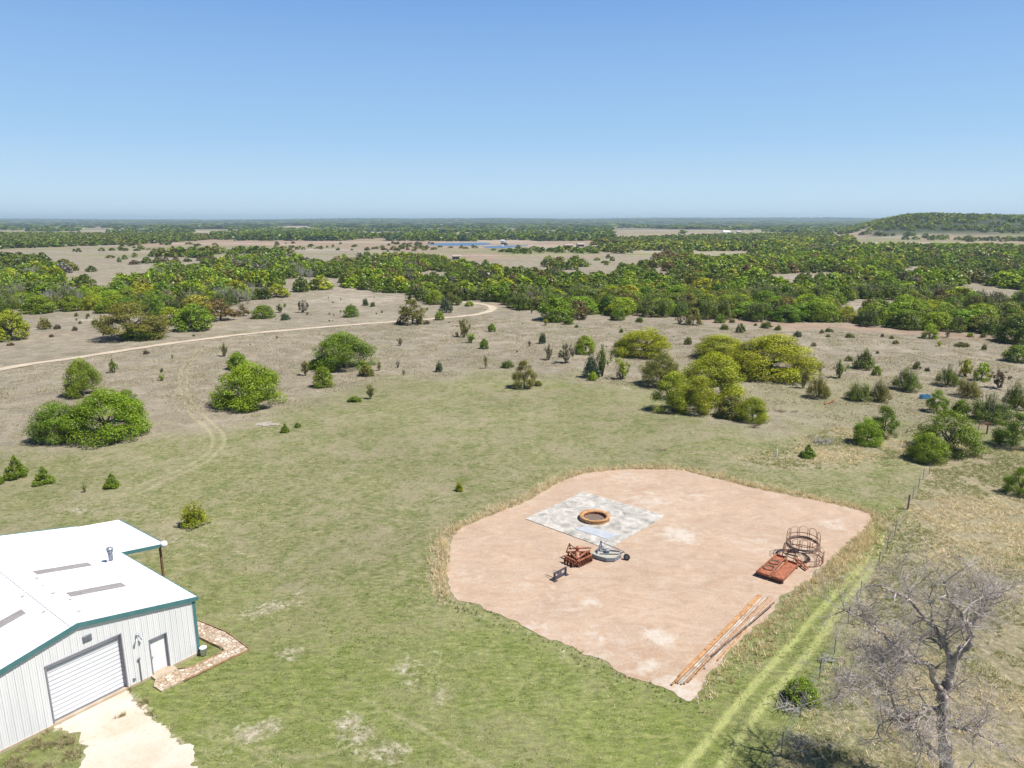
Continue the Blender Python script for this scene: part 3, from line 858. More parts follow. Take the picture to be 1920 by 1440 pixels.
# (x, foot y, width, height in photo pixels, template, tint, label)
SH = [
 (108, 826, 100, 80, 'oak_big', 'green', 'low dark left part of the big oak clump at the left of the yard', 'oak_tree', 'tree'),
 (195, 822, 148, 100, 'oak_big', 'bright', 'largest broad oak of the big clump at the left of the field', 'oak_tree', 'tree'),
 (240, 790, 54, 62, 'open_big', 'green', 'small oak with a sprig rising at the right back of the big left clump', 'oak_tree', 'tree'),
 (152, 742, 64, 76, 'oak_big', 'bright', 'upright bright oak standing behind the big left clump', 'oak_tree', 'tree'),
 (211, 699, 26, 26, 'thin_mid', 'green', 'thin round shrub right of the upright oak, below the gravel track', 'shrub', 'bush'),
 (303, 714, 17, 14, 'thin_mid', 'lime', 'tiny lime green shrub left of the wheel tracks', 'shrub', 'bush'),
 (466, 760, 132, 88, 'oak_big', 'bright', 'broad leafy oak right of the curving wheel tracks', 'oak_tree', 'tree'),
 (445, 692, 40, 36, 'oak_mid', 'bright', 'small oak knob peeping out behind the broad oak by the wheel tracks', 'oak_tree', 'tree'),
 (420, 668, 22, 24, 'thin_mid', 'olive', 'thin olive shrub behind the small oak knob near the gravel track', 'shrub', 'bush'),
 (643, 690, 114, 74, 'oak_big', 'green', 'round dome shaped oak alone in the middle of the brown field', 'oak_tree', 'tree'),
 (605, 725, 38, 42, 'oak_mid', 'bright', 'bright upright bush in front of the round dome oak', 'shrub', 'bush'),
 (572, 704, 26, 28, 'thin_mid', 'olive', 'sparse olive shrub at the left foot of the round dome oak', 'shrub', 'bush'),
 (590, 692, 26, 20, 'oak_low', 'bright', 'low bright bush tucked under the left edge of the round dome oak', 'shrub', 'bush'),
 (687, 705, 26, 24, 'oak_low', 'olive', 'low olive bush at the right foot of the round dome oak', 'shrub', 'bush'),
 (711, 695, 13, 18, 'thin_low', 'olive', 'small thin shrub a step right of the round dome oak', 'shrub', 'bush'),
 (694, 748, 26, 27, 'thin_mid', 'olive', 'spiky olive weed bush at the upper edge of the green grass', 'shrub', 'bush'),
 (665, 753, 24, 11, 'oak_low', 'green', 'flat low green patch bush left of the spiky olive weed bush', 'shrub', 'bush'),
 (746, 690, 11, 13, 'thin_low', 'grey', 'tiny grey shrub in the brown field right of the dome oak', 'shrub', 'bush'),
 (757, 703, 8, 10, 'thin_low', 'brown', 'tiny brown shrub near the top of the green grass', 'shrub', 'bush'),
 (823, 697, 17, 22, 'jun_low', 'blue', 'small bluish juniper alone above the green grass', 'juniper_shrub', 'juniper'),
 (750, 648, 15, 15, 'thin_low', 'brown', 'small brownish shrub between dome oak and gravel track', 'shrub', 'bush'),
 (870, 632, 32, 36, 'thin_mid', 'olive', 'thin olive shrub of the pair below the track bend', 'shrub', 'bush'),
 (882, 643, 28, 20, 'thin_mid', 'lime', 'low lime bush in front of the olive shrub below the track bend', 'shrub', 'bush'),
 (857, 632, 12, 10, 'thin_low', 'brown', 'tiny brown scrub left of the olive shrub below the track bend', 'shrub', 'bush'),
 (922, 622, 15, 17, 'oak_low', 'bright', 'small bright bush below the right end of the track bend', 'shrub', 'bush'),
 (908, 654, 18, 21, 'oak_low', 'green', 'small leafy bush leaning in the brown field below the bend', 'shrub', 'bush'),
 (910, 691, 12, 24, 'thin_low', 'olive', 'slim upright shrub just left of the low dark juniper', 'shrub', 'bush'),
 (951, 689, 29, 17, 'jun_low', 'deep', 'low spreading dark juniper behind the lone olive tree', 'juniper_shrub', 'juniper'),
 (983, 727, 44, 54, 'open_big', 'olive', 'lone olive leaved tree at the top edge of the green grass', 'oak_tree', 'tree'),
 (1009, 723, 15, 10, 'oak_low', 'olive', 'tiny bush touching the right foot of the lone olive tree', 'shrub', 'bush'),
 (1017, 644, 16, 25, 'jun_low', 'blue', 'slim bluish juniper in the brown field, right of centre', 'juniper_shrub', 'juniper'),
 (1029, 675, 24, 29, 'thin_mid', 'grey', 'grey green shrub at the left of the thin thicket', 'shrub', 'bush'),
 (1062, 681, 42, 38, 'thin_mid', 'grey', 'wide greyish shrub in the thin thicket below the wood', 'shrub', 'bush'),
 (1098, 663, 40, 38, 'oak_mid', 'lime', 'bright lime bush behind the thin thicket', 'shrub', 'bush'),
 (1110, 708, 38, 48, 'jun_mid', 'blue', 'blue green juniper at the left of the tall thicket', 'juniper_shrub', 'juniper'),
 (1130, 706, 36, 58, 'thin_mid', 'green', 'tallest thin shrub of the thicket between the lone tree and the yellow oaks', 'shrub', 'bush'),
 (1166, 711, 46, 42, 'thin_mid', 'yellow', 'yellow green shrub at the right of the tall thicket', 'shrub', 'bush'),
 (1112, 713, 16, 18, 'oak_low', 'lime', 'tiny lime bush at the foot of the tall thicket', 'shrub', 'bush'),
 (1208, 666, 106, 54, 'oak_big', 'yellow', 'wide yellow green oak behind the big yellow oak group', 'oak_tree', 'tree'),
 (1165, 650, 34, 14, 'jun_low', 'deep', 'low dark scrub at the left edge of the wide yellow green oak', 'juniper_shrub', 'juniper'),
 (1240, 722, 74, 66, 'oak_big', 'olive', 'olive oak at the left back of the big yellow oak group', 'oak_tree', 'tree'),
 (1335, 752, 128, 98, 'oak_big', 'yellow', 'largest crown of the big yellow oak group beside the field', 'oak_tree', 'tree'),
 (1262, 770, 70, 76, 'open_big', 'yellow', 'front left yellow oak with dark trunk showing below its crown', 'oak_tree', 'tree'),
 (1312, 774, 66, 72, 'open_big', 'yellow', 'middle one of the three front crowns of the big yellow oak group', 'oak_tree', 'tree'),
 (1372, 782, 56, 46, 'oak_mid', 'olive', 'low olive bush at the right front of the yellow oak group', 'shrub', 'bush'),
 (1412, 790, 60, 50, 'oak_big', 'yellow', 'rounded yellow bush at the right end of the yellow oak group', 'shrub', 'bush'),
 (1448, 704, 162, 84, 'oak_big', 'yellow', 'very wide spreading oak behind the yellow oak group', 'oak_tree', 'tree'),
 (1350, 672, 96, 50, 'oak_big', 'yellow', 'left shoulder oak joined to the very wide spreading oak', 'oak_tree', 'tree'),
 (1400, 700, 60, 60, 'open_big', 'olive', 'olive oak with dark limbs under the very wide spreading oak', 'oak_tree', 'tree'),
 (1472, 706, 40, 16, 'oak_low', 'bright', 'low bright bush under the very wide spreading oak', 'shrub', 'bush'),
 (1508, 728, 28, 42, 'thin_mid', 'olive', 'thin olive shrub behind the silvery trunked juniper', 'shrub', 'bush'),
 (1535, 746, 48, 48, 'jun_big', 'olive', 'juniper bush with pale trunks showing, right of the yellow oaks', 'juniper_shrub', 'juniper'),
 (1538, 698, 26, 19, 'thin_low', 'yellow', 'small yellowish shrub right of the very wide oak', 'shrub', 'bush'),
 (1575, 709, 36, 34, 'thin_mid', 'green', 'airy green shrub alone between the wide oak and the dark junipers', 'shrub', 'bush'),
 (1622, 691, 48, 38, 'jun_mid', 'deep', 'dark juniper fanning out, farthest of the bushes right of the wide oak', 'juniper_shrub', 'juniper'),
 (1592, 677, 18, 12, 'jun_low', 'olive', 'tiny olive juniper left of the fanning dark juniper', 'juniper_shrub', 'juniper'),
 (1644, 704, 15, 20, 'oak_low', 'bright', 'tiny bright bush at the right foot of the fanning juniper', 'shrub', 'bush'),
 (1612, 751, 46, 42, 'jun_big', 'deep', 'left half of the double dark juniper in the right field', 'juniper_shrub', 'juniper'),
 (1650, 752, 46, 44, 'jun_big', 'olive', 'right half of the double dark juniper in the right field', 'juniper_shrub', 'juniper'),
 (1700, 732, 60, 48, 'jun_big', 'green', 'round green juniper right behind the double dark juniper', 'juniper_shrub', 'juniper'),
 (1720, 692, 17, 18, 'jun_low', 'olive', 'small juniper sprig behind the round green juniper', 'juniper_shrub', 'juniper'),
 (1739, 696, 12, 9, 'jun_low', 'brown', 'tiny brownish scrub behind the round green juniper', 'juniper_shrub', 'juniper'),
 (1777, 723, 46, 42, 'jun_big', 'deep', 'dark rounded juniper left of the grey leafless bush', 'juniper_shrub', 'juniper'),
 (1812, 706, 38, 34, 'thin_mid', 'yellow', 'yellowish shrub behind the dark rounded juniper', 'shrub', 'bush'),
 (1843, 714, 32, 36, 'open_mid', 'lime', 'lime green shrub beside the grey leafless bush', 'shrub', 'bush'),
 (1818, 744, 48, 44, 'jun_big', 'olive', 'olive juniper in front of the lime and yellow shrubs', 'juniper_shrub', 'juniper'),
 (1876, 728, 46, 34, 'thin_low', 'brown', 'grey brown nearly leafless bush near the right edge', 'shrub', 'bush'),
 (1758, 772, 36, 44, 'open_big', 'bright', 'bright upright bush right of the blue trough', 'shrub', 'bush'),
 (1803, 780, 36, 34, 'oak_mid', 'green', 'small leafy bush between the bright bush and the dark juniper mass', 'shrub', 'bush'),
 (1858, 790, 74, 62, 'jun_big', 'deep', 'large dark juniper behind the rusty gate post', 'juniper_shrub', 'juniper'),
 (1908, 766, 48, 56, 'jun_big', 'deep', 'tall dark juniper cut by the right edge of the picture', 'juniper_shrub', 'juniper'),
 (1904, 838, 76, 70, 'open_big', 'green', 'leafy oak throwing shade beside the rusty gate post', 'oak_tree', 'tree'),
 (1628, 832, 54, 52, 'oak_big', 'bright', 'left lobe of the bright oak pair in the straw field', 'oak_tree', 'tree'),
 (1660, 820, 50, 62, 'open_big', 'green', 'taller right oak of the bright pair in the straw field', 'oak_tree', 'tree'),
 (1782, 848, 108, 84, 'open_big', 'green', 'broad feathery oak behind the dark green bush on the fence line', 'oak_tree', 'tree'),
 (1742, 864, 66, 58, 'oak_big', 'bright', 'round dark green bush in front of the broad feathery oak', 'oak_tree', 'tree'),
 (1516, 858, 31, 25, 'cone_mid', 'green', 'young cedar alone in the grass beyond the pad', 'juniper_shrub', 'juniper'),
 (28, 896, 42, 42, 'cone_mid', 'green', 'largest of the young cedars at the left edge of the grass', 'juniper_shrub', 'juniper'),
 (80, 908, 38, 33, 'cone_mid', 'green', 'second young cedar, right of the largest at the left edge', 'juniper_shrub', 'juniper'),
 (209, 915, 32, 28, 'cone_mid', 'green', 'young cedar above the far corner of the white roof', 'juniper_shrub', 'juniper'),
 (158, 923, 12, 15, 'thin_mid', 'deep', 'tiny dark seedling between two young cedars', 'juniper_shrub', 'juniper'),
 (-4, 908, 18, 26, 'cone_mid', 'green', 'young cedar cut by the left edge of the picture', 'juniper_shrub', 'juniper'),
 (362, 986, 56, 50, 'jun_mid', 'yellow', 'yellowish bushy juniper above the porch roof corner', 'juniper_shrub', 'juniper'),
 (862, 921, 18, 23, 'jun_low', 'yellow', 'tiny yellowish juniper alone in the middle of the green grass', 'juniper_shrub', 'juniper'),
 (534, 811, 19, 17, 'cone_mid', 'green', 'small cedar right of the broken stone slab', 'juniper_shrub', 'juniper'),
 (558, 801, 12, 10, 'oak_low', 'green', 'tiny green tuft bush farther right of the broken stone slab', 'shrub', 'bush'),
 (1916, 928, 52, 56, 'open_big', 'bright', 'bright feathery tree cut by the right edge with a dark shadow below', 'oak_tree', 'tree'),
 (1290, 646, 18, 18, 'jun_low', 'olive', 'small juniper between the wide yellow green oak and the left shoulder oak', 'juniper_shrub', 'juniper'),
 (1300, 609, 34, 34, 'open_mid', 'olive', 'feathery bush at the wood edge above the yellow green oak', 'shrub', 'bush'),
 (1275, 607, 24, 14, 'thin_low', 'grey', 'pale low shrub left of the feathery bush at the wood edge', 'shrub', 'bush'),
 (1350, 605, 24, 18, 'jun_low', 'green', 'rounded juniper right of the feathery bush at the wood edge', 'juniper_shrub', 'juniper'),
 (1359, 618, 16, 13, 'jun_low', 'deep', 'small juniper in front of the rounded one at the wood edge', 'juniper_shrub', 'juniper'),
 (1389, 623, 21, 20, 'jun_low', 'deep', 'dark juniper directly above the very wide spreading oak', 'juniper_shrub', 'juniper'),
 (1438, 615, 25, 15, 'jun_low', 'deep', 'wide low juniper above the right part of the spreading oak', 'juniper_shrub', 'juniper'),
 (1459, 619, 16, 12, 'jun_low', 'deep', 'small dark juniper right of the wide low one', 'juniper_shrub', 'juniper'),
 (1373, 605, 14, 9, 'jun_low', 'olive', 'tiny scrub between two junipers at the wood edge', 'juniper_shrub', 'juniper'),
 (1417, 611, 8, 6, 'jun_low', 'olive', 'smallest scrub left of the wide low juniper', 'juniper_shrub', 'juniper'),
 (1496, 632, 18, 14, 'jun_low', 'blue', 'bluish juniper right of the spreading oak top', 'juniper_shrub', 'juniper'),
 (1541, 625, 10, 9, 'jun_low', 'olive', 'left one of three tiny junipers close together in the far field', 'juniper_shrub', 'juniper'),
 (1555, 622, 18, 9, 'jun_low', 'deep', 'flat dark juniper behind the two tiny ones in the far field', 'juniper_shrub', 'juniper'),
 (1553, 632, 10, 7, 'jun_low', 'deep', 'front one of three tiny junipers close together in the far field', 'juniper_shrub', 'juniper'),
 (1594, 633, 20, 11, 'jun_low', 'olive', 'fan shaped low juniper alone in the far field', 'juniper_shrub', 'juniper'),
 (1526, 649, 13, 9, 'jun_low', 'olive', 'tiny juniper beside the right end of the spreading oak', 'juniper_shrub', 'juniper'),
 (1655, 632, 8, 8, 'jun_low', 'brown', 'tiny brown scrub left of the lime tree in the far field', 'juniper_shrub', 'juniper'),
 (1672, 635, 10, 7, 'jun_low', 'olive', 'tiny scrub second left of the lime tree in the far field', 'juniper_shrub', 'juniper'),
 (1680, 645, 13, 9, 'jun_low', 'olive', 'small scrub below left of the lime tree in the far field', 'juniper_shrub', 'juniper'),
 (1744, 634, 31, 28, 'open_mid', 'lime', 'lime green little tree standing clear of the wood edge', 'oak_tree', 'tree'),
 (1777, 633, 14, 14, 'thin_low', 'grey', 'grey shrub right of the lime green little tree', 'shrub', 'bush'),
 (1820, 632, 15, 10, 'jun_low', 'yellow', 'yellowish low shrub farther right of the lime tree', 'shrub', 'bush'),
 (1844, 633, 14, 10, 'jun_low', 'olive', 'low olive shrub near the wood corner at right', 'shrub', 'bush'),
 (1762, 649, 17, 10, 'thin_low', 'yellow', 'sparse yellowish weed below the lime green little tree', 'shrub', 'bush'),
 (1805, 650, 31, 11, 'jun_low', 'olive', 'long flat olive juniper below the wood edge at right', 'juniper_shrub', 'juniper'),
 (1846, 656, 12, 13, 'jun_low', 'olive', 'small upright juniper right of the long flat one', 'juniper_shrub', 'juniper'),
 (1879, 641, 15, 12, 'thin_low', 'grey', 'grey shrub at the foot of the wood near the right edge', 'shrub', 'bush'),
 (1908, 642, 66, 56, 'oak_mid', 'deep', 'dark tree at the front corner of the wood, right edge', 'oak_tree', 'tree'),
 (1910, 678, 52, 34, 'oak_mid', 'green', 'rounded bush below the wood corner at the right edge', 'shrub', 'bush'),
 (242, 636, 124, 74, 'open_big', 'olive', 'wide olive brown oak beyond the gravel track with dark limbs', 'oak_tree', 'tree'),
 (262, 636, 70, 26, 'oak_mid', 'green', 'low green growth at the foot of the wide olive brown oak', 'shrub', 'bush'),
 (364, 619, 74, 56, 'oak_mid', 'bright', 'bright green oak beyond the track, right of the olive brown oak', 'oak_tree', 'tree'),
 (412, 600, 62, 42, 'open_mid', 'rusty', 'rust tinted oak behind the bright green oak beyond the track', 'oak_tree', 'tree'),
 (368, 590, 70, 38, 'open_mid', 'gold', 'orange gold oak crown above the bright green oak beyond the track', 'oak_tree', 'tree'),
 (318, 610, 42, 36, 'open_mid', 'yellow', 'yellow green oak between the olive brown oak and the bright one', 'oak_tree', 'tree'),
 (455, 592, 24, 22, 'open_mid', 'rusty', 'small rusty oak right of the rust tinted oak beyond the track', 'oak_tree', 'tree'),
 (18, 637, 62, 62, 'oak_mid', 'yellow', 'yellow green oak at the left edge beyond the gravel track', 'oak_tree', 'tree'),
 (493, 596, 47, 26, 'oak_mid', 'green', 'flattened green bush beyond the track, right of the rusty oaks', 'shrub', 'bush'),
 (525, 586, 21, 17, 'thin_low', 'green', 'small green shrub right of the flattened green bush', 'shrub', 'bush'),
 (535, 600, 18, 16, 'jun_low', 'blue', 'small bluish juniper right of the flattened green bush', 'juniper_shrub', 'juniper'),
 (567, 586, 28, 24, 'thin_low', 'grey', 'thin grey green shrub in the pale field beyond the track', 'shrub', 'bush'),
 (658, 594, 28, 24, 'oak_mid', 'green', 'round green bush alone beyond the gravel track', 'shrub', 'bush'),
 (685, 573, 13, 17, 'jun_low', 'blue', 'slim bluish juniper beyond the lone round bush', 'juniper_shrub', 'juniper'),
 (699, 575, 12, 11, 'jun_low', 'deep', 'tiny dark juniper beside the slim bluish one', 'juniper_shrub', 'juniper'),
 (773, 608, 54, 50, 'open_mid', 'olive', 'open olive tree with dark trunk standing on the gravel track edge', 'oak_tree', 'tree'),
 (748, 608, 14, 12, 'jun_low', 'brown', 'dark scrub at the left foot of the open olive tree by the track', 'juniper_shrub', 'juniper'),
 (800, 608, 14, 9, 'jun_low', 'brown', 'dark scrub at the right foot of the open olive tree by the track', 'juniper_shrub', 'juniper'),
 (836, 586, 28, 29, 'jun_mid', 'blue', 'dense blue green juniper inside the bend of the track', 'juniper_shrub', 'juniper'),
 (824, 600, 17, 19, 'oak_low', 'bright', 'small bright bush in front of the blue green juniper in the bend', 'shrub', 'bush'),
 (880, 574, 17, 10, 'oak_low', 'lime', 'tiny lime bush at the inner side of the track bend', 'shrub', 'bush'),
 (1042, 600, 76, 50, 'oak_mid', 'bright', 'bright oak clump standing out in front of the wood', 'oak_tree', 'tree'),
 (1082, 598, 50, 38, 'open_mid', 'rusty', 'pinkish tinted oak at the right of the bright clump by the wood', 'oak_tree', 'tree'),
 (1066, 608, 20, 17, 'oak_low', 'green', 'small round bush in front of the bright oak clump', 'shrub', 'bush'),
 (1160, 600, 28, 25, 'oak_mid', 'green', 'green bush at the wood edge right of the bright clump', 'shrub', 'bush'),
 (1199, 604, 17, 13, 'jun_low', 'deep', 'small dark juniper at the wood edge, middle of the picture', 'juniper_shrub', 'juniper'),
 (1081, 614, 11, 7, 'jun_low', 'deep', 'tiny dark scrub below the pinkish tinted oak', 'juniper_shrub', 'juniper'),
 (1024, 610, 14, 12, 'thin_low', 'yellow', 'little yellowish shrub left below the bright oak clump', 'shrub', 'bush'),
 (997, 587, 9, 10, 'thin_low', 'green', 'tiny shrub left of the bright oak clump', 'shrub', 'bush'),
 (1165, 624, 9, 10, 'jun_low', 'green', 'tiny green shrub above the wide yellow green oak', 'juniper_shrub', 'juniper'),
 (82, 617, 26, 25, 'jun_low', 'olive', 'olive scrub on the pale stony patch beyond the track', 'juniper_shrub', 'juniper'),
 (107, 617, 15, 11, 'jun_low', 'brown', 'brownish scrub beside the olive one on the stony patch', 'juniper_shrub', 'juniper'),
 (140, 620, 12, 10, 'jun_low', 'brown', 'small brown scrub at the right of the stony patch', 'juniper_shrub', 'juniper'),
 (96, 632, 10, 7, 'jun_low', 'brown', 'tiny brown scrub below the stony patch', 'juniper_shrub', 'juniper'),
 (178, 608, 16, 12, 'jun_low', 'olive', 'olive scrub left behind the wide olive brown oak', 'juniper_shrub', 'juniper'),
 (143, 593, 9, 8, 'jun_low', 'deep', 'dark dot of juniper at the top of the stony patch', 'juniper_shrub', 'juniper'),
 (274, 664, 14, 10, 'jun_low', 'brown', 'small brown scrub touching the lower side of the gravel track', 'juniper_shrub', 'juniper'),
 (20, 648, 14, 7, 'jun_low', 'brown', 'low brown scrub below the yellow green oak at the left edge', 'juniper_shrub', 'juniper'),
 (1170, 640, 8, 6, 'jun_low', 'brown', 'tiny brown scrub left of the wide yellow green oak', 'juniper_shrub', 'juniper'),
 (993, 650, 9, 12, 'thin_low', 'brown', 'tiny brown weed left of the slim bluish juniper', 'shrub', 'bush'),
]
for (x, yb, w, h, key, tint, lab, nm, cat) in SH:
    p, wm, hm = placed(x, yb, w, h)
    plant(nm, cat, lab, key, tint, p, wm, hm)

# small scrub dots scattered on the brown field (tiny)
def scrub_line(pts_poly, n, smin, smax, label, grp, seed):
    rg = random.Random(seed); P = [(p.x, p.y) for p in gp(pts_poly)]
    xs = [p[0] for p in P]; ys = [p[1] for p in P]; k = 0; tries = 0
    while k < n and tries < 6000:
        tries += 1
        x = rg.uniform(min(xs), max(xs)); y = rg.uniform(min(ys), max(ys))
        if sdist(P, np.array([x]), np.array([y]))[0] > 0: continue
        if min(ldist(ROAD, np.array([x]), np.array([y]))[0], 99) < 2: continue
        s = rg.uniform(smin, smax)
        plant('juniper_shrub', 'juniper', label, rg.choice(['jun_low', 'thin_low']), rg.choice(['brown', 'olive', 'deep', 'dark']), Vector((x, y, float(terrain(x, y)))), s, s * rg.uniform(0.6, 1.1), grp)
        k += 1
scrub_line([(40, 660), (400, 620), (740, 590), (900, 600), (1200, 612), (1480, 640), (1900, 660), (1900, 690), (1560, 680), (1000, 670), (500, 660), (240, 720)], 26, 0.35, 0.8, 'tiny brownish scrub dot on the open brown field', 'scrub dots on the brown field', 1)
scrub_line([(480, 575), (600, 550), (860, 570), (840, 585), (620, 610), (490, 610)], 22, 0.4, 1.0, 'tiny dark scrub dot inside the loop of the gravel track', 'scrub dots inside the track loop', 2)
scrub_line([(90, 618), (150, 590), (300, 592), (260, 612)], 9, 0.6, 1.2, 'tiny dark scrub dot on the pale stony patch', 'scrub dots on the stony patch', 3)

# ------------------------------------------------------------------ woods
AREAS = []   # (polygon px, spacing m, mix of kinds, tag)
def wood_points(poly, spacing, seed, excl=(), thin=0.0):
    P = [(p.x, p.y) for p in gp(poly)]
    rg = np.random.default_rng(seed)
    xs = [p[0] for p in P]; ys = [p[1] for p in P]
    gx = np.arange(min(xs), max(xs), spacing); gy = np.arange(min(ys), max(ys), spacing)
    X, Y = np.meshgrid(gx, gy); X = X.ravel() + rg.uniform(-.48, .48, X.size) * spacing; Y = Y.ravel() + rg.uniform(-.48, .48, Y.size) * spacing
    k = sdist(P, X, Y) < 0
    for e in excl:
        k &= sdist([(p.x, p.y) for p in gp(e)], X, Y) > 0
    if thin > 0: k &= (fbm(X, Y, spacing * 7, 3) > thin)
    return np.stack([X[k], Y[k]], 1)

R_WOOD = [(620, 498), (700, 488), (820, 487), (850, 500), (960, 512), (1030, 520), (1150, 524), (1160, 505), (1280, 492), (1420, 488), (1430, 470), (1600, 463), (1780, 466), (2050, 470), (2150, 480), (2150, 665),
          (1920, 630), (1750, 622), (1560, 606), (1400, 602), (1240, 596), (1120, 592), (1060, 585), (960, 580), (880, 572), (820, 572), (760, 560), (700, 552), (650, 540), (640, 522), (600, 520)]
R_EX = [[(1560, 600), (1585, 562), (1690, 562), (1685, 592), (1640, 600)], [(1775, 556), (1790, 538), (1830, 530), (1920, 548), (1915, 578), (1850, 572)], [(1420, 530), (1440, 514), (1570, 511), (1580, 528)], [(1680, 520), (1700, 500), (1730, 500), (1740, 520)], [(1215, 520), (1235, 506), (1262, 512), (1250, 526)], [(760, 520), (800, 508), (850, 512), (835, 526)], [(1290, 545), (1320, 535), (1350, 545), (1330, 555)], [(1800, 600), (1840, 590), (1860, 600), (1830, 610)], [(940, 545), (965, 538), (985, 548), (960, 556)]]
L_WOOD = [(-260, 600), (0, 606), (50, 600), (70, 588), (150, 584), (200, 588), (260, 596), (330, 590), (440, 578), (480, 568), (560, 555), (625, 540), (600, 520), (610, 500), (540, 490), (470, 492), (400, 503), (300, 508), (210, 522), (110, 505), (0, 512), (-260, 512)]
L_EX = [[(90, 520), (200, 500), (300, 510), (270, 530), (190, 545)], [(-10, 600), (90, 585), (60, 610)]]
wr = wood_points(R_WOOD, 4.7, 11, R_EX, 0.29)
wlft = wood_points(L_WOOD, 5.8, 12, L_EX, 0.36)
allw = []
def classify(pts, side):
    rg = np.random.default_rng(5 if side == 'right' else 6)
    f = fbm(pts[:, 0], pts[:, 1], 55, 3); u = rg.random(len(pts))
    for (x, y), fv, uu in zip(pts, f, u):
        if side == 'right':
            kind = 'oak' if (fv > 0.60 and uu < 0.7) or uu < 0.10 else ('open' if uu > 0.955 else 'jun')
        else:
            kind = 'oak' if (fv > 0.45 and uu < 0.75) or uu < 0.22 else ('bare' if uu > 0.86 else 'jun')
        allw.append((float(y), float(x), kind, side))
classify(wr, 'right'); classify(wlft, 'left')
allw.sort()
rgw = random.Random(21)
WORD = {'bright': 'bright green', 'green': 'mid green', 'yellow': 'yellow green', 'lime': 'lime green', 'olive': 'olive', 'deep': 'deep green', 'dark': 'very dark green', 'rusty': 'rust tinted', 'grey': 'grey green', 'gold': 'golden'}
def wood_label(x, y, kind, side, tint, w, h):
    px = 960 + FPX * x / (y * CP + H_CAM * SP)
    if side == 'right':
        where = ('above the left part of the track' if px < 740 else 'behind the start of the track bend' if px < 880 else 'just right of the track bend' if px < 1000 else 'behind the bright oak clump' if px < 1130
                 else 'above the wide yellow green oak' if px < 1270 else 'above the left shoulder oak' if px < 1390 else 'above the very wide spreading oak' if px < 1530
                 else 'before the stony clearing' if px < 1660 else 'behind the lone lime tree' if px < 1800 else 'at the right edge of the picture')
        row = 'front row' if y < 182 else 'second row' if y < 205 else 'inner'
    else:
        where = ('at the left edge' if px < 110 else 'behind the stony patch' if px < 200 else 'behind the wide olive brown oak' if px < 310 else 'behind the rusty oaks' if px < 460 else 'above the flattened green bush' if px < 600 else 'where the track enters the wood')
        row = 'front row' if y < 200 else 'second row' if y < 240 else 'inner'
    size = ('broad' if w > 6.4 else 'narrow') + (' tall' if h > 4.9 else ' low')
    k = {'oak': 'oak', 'jun': 'juniper', 'open': 'loose crowned tree', 'bare': 'leafless tree'}[kind]
    c = 'grey' if kind == 'bare' else WORD[tint]
    return '%s %s %s %s %s' % (row, size, c, k, where)
TW = {'oak': ['bright', 'green', 'yellow', 'lime', 'olive', 'green', 'bright'], 'jun': ['deep', 'dark', 'deep', 'green', 'dark', 'deep'], 'open': ['grey', 'olive', 'olive', 'rusty']}
LBL = {('oak', 'right'): ('oak_tree', 'tree', 'light green oak crown in the dense wood right and centre', 'oaks of the big wood'),
       ('open', 'right'): ('oak_tree', 'tree', 'loose tan tinted tree in the dense wood right and centre', 'tan trees of the big wood'),
       ('jun', 'right'): ('juniper_tree', 'juniper tree', 'dark green juniper in the dense wood right and centre', 'junipers of the big wood'),
       ('oak', 'left'): ('oak_tree', 'tree', 'light green oak in the mixed wood at the left', 'oaks of the left wood'),
       ('jun', 'left'): ('juniper_tree', 'juniper tree', 'dark juniper in the mixed wood at the left', 'junipers of the left wood'),
       ('bare', 'left'): ('bare_tree', 'bare tree', 'grey leafless tree in the mixed wood at the left', 'bare grey trees of the left wood')}

def bare_mesh(seed, n1=7, sides=3):
    rg = random.Random(seed); mb = MB()
    def grow(p, d, L, r, lv):
        pts = [p]; rs = [r]
        for i in range(3):
            d = (d + Vector((rg.uniform(-.3, .3), rg.uniform(-.3, .3), rg.uniform(-.1, .25)))).normalized()
            pts.append(pts[-1] + d * L / 3); rs.append(r * (1 - 0.25 * (i + 1)))
        mb.tube(pts, rs, sides, cap=False)
        if lv > 0:
            for k in range(5 if lv > 1 else 4):
                q = pts[rg.choice([1, 2, 3, 3])]
                nd = (d * 0.6 + Vector((rg.uniform(-1, 1), rg.uniform(-1, 1), rg.uniform(-.1, .8))) * 0.8).normalized()
                grow(q, nd, L * 0.62, r * 0.45, lv - 1)
    for i in range(n1):
        a = i * 6.283 / n1 + rg.random() * .6
        grow(Vector((0, 0, 0.05)), Vector((math.cos(a) * .55, math.sin(a) * .55, 0.9)).normalized(), 0.42, 0.012, 3)
    return np_mesh('branches', mb.v, mb.f, [M['greytwig']])
BARE = [bare_mesh(s) for s in (1, 2, 3)]
cnt = {'oak_tree': sum(1 for s in SH if s[7] == 'oak_tree'), 'juniper_tree': 0, 'bare_tree': 0}
LIMIT = {'oak_tree': 285, 'juniper_tree': 290, 'bare_tree': 60}
rest = []
